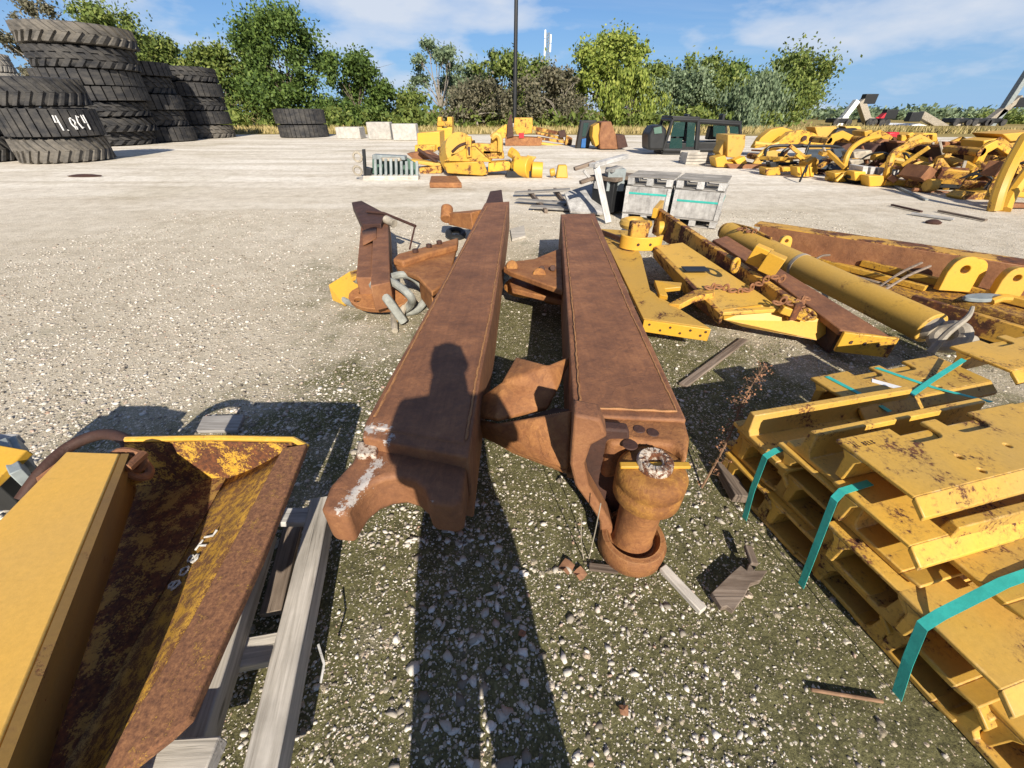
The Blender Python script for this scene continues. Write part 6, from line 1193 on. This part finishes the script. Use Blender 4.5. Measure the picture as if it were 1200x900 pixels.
t, Y = heap('curved_yellow_boom', 'thick curved yellow boom arm near the right edge of the row', (1165, 226)); pipe('arm', 'yellow', t, [(1172, 206, Y + .5), (1178, 190, Y + .6), (1176, 174, Y + .8), (1166, 166, Y + 1)], 0.120); sil('box', 'yellow', t, [(1153, 165), (1170, 162), (1171, 178), (1152, 180)], Y + 1.1, .6); sil('pale_box', 'yellow_dusty', t, [(1152, 180), (1168, 178), (1168, 194), (1151, 196)], Y + 1, .5)
t, Y = heap('roll_bar_frame', 'big leaning yellow frame of two bars, cut off by the right edge', (1168, 248)); 
for dx, dy, dY in ((0, 0, 0), (22, 6, .1)): mb = MB(); P = [atY(1165 + dx * .5, 247, Y), atY(1172 + dx * .6, 222 + dy, Y + .1 + dY), atY(1185 + dx, 192 + dy, Y + .3 + dY), atY(1203 + dx, 160 + dy, Y + .6 + dY)]; mb.tube(bez(P, 4), .10, 8); mb.build('bar', MT['yellow'], t)
sil('lower_rail', 'yellow', t, [(1172, 224), (1230, 226), (1230, 234), (1172, 230)], Y + .3, .2); sil('rusty_rail', 'rust', t, [(1174, 238), (1230, 240), (1230, 245), (1176, 244)], Y + .2, .2)
t, Y = heap('yellow_hopper', 'yellow hopper with brown inside at the right edge behind the leaning frame', (1190, 232)); Y += 1.8; sil('rim', 'yellow', t, [(1175, 157), (1225, 153), (1225, 162), (1184, 166)], Y, .8, .02); sil('body', 'yellow_half', t, [(1168, 164), (1184, 166), (1225, 163), (1225, 210), (1176, 205)], Y + .1, .9, .04)
for k, (x0, x1, y0, y1, bx, by, lb) in enumerate(((956, 1020, 153, 194, 985, 200, 'wide yellow side frame standing behind the slate board'), (1002, 1062, 152, 196, 1030, 203, 'arched yellow frame behind the round-backed digger bucket'), (1046, 1112, 157, 206, 1080, 209, 'tall arched yellow frame behind the elbow tubing and triangular frame'), (1094, 1164, 160, 212, 1128, 214, 'long arched yellow frame behind the slanting yellow tube'), (1132, 1206, 164, 226, 1165, 226, 'arched yellow frame just behind the step plate at the right'), (880, 935, 176, 196, 908, 199, 'low arched yellow frame seen through the black hoops'))):
    t, Y = heap('yellow_chassis', lb, (bx, by)); w_ = x1 - x0; th_ = 9
    ol = hump(x0, x1, y0, y1); inn = hump(x0 + th_, x1 - th_, y0 + th_, y1); dp = atY(x0, y1, Y).z
    for dy in (.5, 1.3): sil('side_plate', ('yellow', 'yellow_worn', 'yellow_dusty')[k % 3], t, ol + inn[::-1], Y + dy, .09, .012)
    for f in (.25, .75): 
        a_ = atY(x0 + w_ * f, y0 + 7 + (y1 - y0) * .12, Y + .5); mb = MB(); mb.cyl(a_, a_ + V((0, .9, 0)), .09, n=10); mb.build('cross_tube', MT['yellow_half'], t)
    for f in (0, 1): a_ = atY((x0 + th_ / 2) if f == 0 else (x1 - th_ / 2), y1, Y + .6); mb = MB(); mb.box((a_.x, a_.y + .3, max(.05, a_.z / 2)), (.3, 1.0, max(.1, a_.z))); mb.build('foot', MT['rust_dark'], t, bevel=.02)
# smaller odds and ends bolted to or jammed into the pieces of the row
rc_ = random.Random(77)
for t in [o for o in bpy.data.objects if o.get('group') == GR and o.type == 'EMPTY']:
    b = t.location
    if b.y > 16 or b.x < 5: continue
    along = V((.30, -1, 0)).normalized() if b.x > 8 else V((.4, -1, 0)).normalized(); side = V((1, .3, 0))
    for k in range(5):
        c = b + along * rc_.uniform(-.9, .9) + side * rc_.uniform(.1, 1.3); zt = rc_.uniform(.05, .6); nm, mt = rc_.choice((('strut', 'yellow'), ('strut', 'yellow_worn'), ('bracket', 'yellow_half'), ('hose', 'black'), ('strut', 'yellow'), ('bracket', 'yellow'), ('rod', 'rust'), ('plate', 'rust'), ('rod', 'pale_steel')))
        d = V((rc_.uniform(-1, 1), rc_.uniform(-1, 1), rc_.uniform(-.5, .6))); mb = MB(); c.z = zt
        if nm == 'hose': mb.tube(bez([c, c + d * .3 + V((0, 0, .2)), c + d * .6 + V((0, 0, .1)), V((c.x + d.x * .9, c.y + d.y * .9, .03))], 5), .028, 6)
        elif nm in ('strut', 'rod'): r_2 = .055 if nm == 'strut' else .03; e = c + d * .7; e.z = max(.05, e.z); mb.bar(c, e, r_2 * 2, r_2 * 1.6)
        else: mb.box((0, 0, 0), (rc_.uniform(.2, .6), rc_.uniform(.04, .3), rc_.uniform(.1, .3)), M.Translation(c) @ M.Rotation(rc_.uniform(0, 3), 4, 'Z') @ M.Rotation(rc_.uniform(-.5, .5), 4, 'X'))
        mb.build(nm, MT[mt], t, bevel=.01)
# litter on the ground before the row
for i, (p, q, w_, m_, lb) in enumerate((((1045, 240), (1080, 248), .05, 'rust_dark', 'dark rusty rod on the gravel before the right part of the row'), ((1068, 250), (1118, 257), .07, 'wood_white', 'pale broken board on the gravel, nearest litter of the row'), ((1100, 247), (1156, 258), .06, 'wood_dark', 'dark board on the gravel right of the pale broken board'), ((1040, 214), (1086, 234), .06, 'grey_steel', 'grey steel strip slanting out of the row onto the gravel'))):
    o = board('rod' if i == 0 else 'scrap_board', at(*p, .03), at(*q, .03), w_, .03, MT[m_]); tag(o, lb, 'scrap')
for px, py, lb, s in ((1093, 262, 'small dark lump on the pale gravel before the row', .12), (100, 207, 'flat black scrap lying on the gravel before the tyre stacks', .5), (900, 284, 'dark stone at the far edge of the rusty beam', .1)):
    mb = MB(); c = at(px, py); mb.lathe([(.001, 0), (s * .9, 0), (s, .03), (s * .5, .06), (.001, .07)], M.Translation(c) @ M.Scale(.3 if s > .3 else .8, 4, (0, 1, 0)), 9); tag(mb.build('scrap_lump', MT['rust_dark']), lb, 'scrap')
# ================================================================ boom lifts and a far tent beyond the row
YB = 60
def boom(label, segs, head, col):
    t = thing('boom_lift', label, 'boom lift', atY(segs[0][0], 150, YB), 'raised boom lifts beyond the row'); t.location.z = 0
    b = atY(segs[0][0], 150, YB); mb = MB(); mb.box((b.x, YB + .5, .55), (1.6, 2.0, .5)); 
    mb.build('chassis', MT['black'], t, bevel=.08)
    for sx in (-.8, .8): mb = MB(); mb.cyl(V((b.x + sx, YB - .5, .35)), V((b.x + sx, YB - .8, .35)), .35); mb.build('wheel', MT['rubber'], t)
    P = [atY(x, y, YB) for x, y in segs]; P = [V((b.x, YB + .3, .7))] + P
    for i in range(len(P) - 1): mb = MB(); mb.bar(P[i], P[i + 1], .8 - .1 * i, .9 - .12 * i, V((0, 1, 0))); mb.build('boom_section', MT[col], t, bevel=.03)
    if head: h = atY(*head, YB); mb = MB(); mb.box(h, (1.5, .8, 1.0)); mb.build('basket', MT['black'], t, bevel=.05)
boom('silver boom lift with a raised dark basket, left one', [(1018, 148), (1008, 118)], (1018, 116), 'pale_steel')
boom('silver folded boom crossing the left boom lift', [(980, 150), (990, 136), (1004, 118)], None, 'white_paint')
boom('short bright red boom lift between the silver ones', [(1024, 147), (1039, 133)], (1042, 134), 'red')
boom('silver boom leaning left above the pale tent roof', [(1118, 157), (1078, 134)], (1071, 137), 'pale_steel')
boom('long silver boom rising to the right edge', [(1140, 155), (1182, 124), (1196, 114)], (1196, 120), 'pale_steel')
boom('thin dark boom crossing the long silver one at the right edge', [(1158, 150), (1176, 128), (1206, 82)], None, 'grey_steel')
tt = thing('tent_roof', 'low pale tent roof far behind the row', 'tent', atY(1076, 150, 60)); tt.location.z = 0; mb = MB(); a, b, c = atY(1042, 153, 60), atY(1110, 153, 60), atY(1078, 145, 60); mb.ext([a, b, c], (0, 6, 0)); mb.build('canopy', MT['white_paint'], tt)
mb = MB(); 
for p in (a, b): mb.cyl(V((p.x, 60.2, 0)), V((p.x, 60.2, p.z)), .15)
mb.build('posts', MT['grey_steel'], tt)

# pieces of a part hang under that part
def under(part, kids):
    for p in [o for o in bpy.data.objects if o.name.split('.')[0] == part and o.parent is not None and o.parent.parent is None and o.location.length < 1e-6]:
        for c in [c for c in p.parent.children if c.name.split('.')[0] in kids and c is not p]: c.parent = p
under('pin_boss', ('ring_nut', 'pin_hole', 'lock_bar')); under('end_casting', ('bolt_head',)); under('beam', ('weld_seam',)); under('side_lug', ('lug_bolt',))
under('front_lip', ('bolt_hole',)); under('end_plate', ('bolt_hole',)); under('flared_lip', ('bolt_hole',)); under('half_ring', ('bolt_hole',)); under('sloping_wall', ('chalk_mark',))
under('stalk', ('seed_head',)); under('shaft', ('lamp_head',)); under('mast', ('antenna',)); under('post', ('post_slot',)); under('case', ('screen',)); under('boom_section', ('basket',)); under('chassis', ('wheel',))

rz_ = random.Random(5)
for o in bpy.data.objects:      # paint of differing age along the row and in the heaps of the yard
    if o.type == 'MESH' and o.parent and o.data.materials and o.data.materials[0] == MT['yellow'] and (o.parent.get('group') == GR or o.parent.name.split('.')[0] in ('ripper_carriage', 'yellow_arm_pile', 'loader_linkage', 'roller_bracket', 'yellow_clamp')):
        o.data.materials[0] = MT[rz_.choice(('yellow', 'yellow', 'yellow_worn', 'yellow_worn', 'yellow_dusty', 'yellow_half'))]
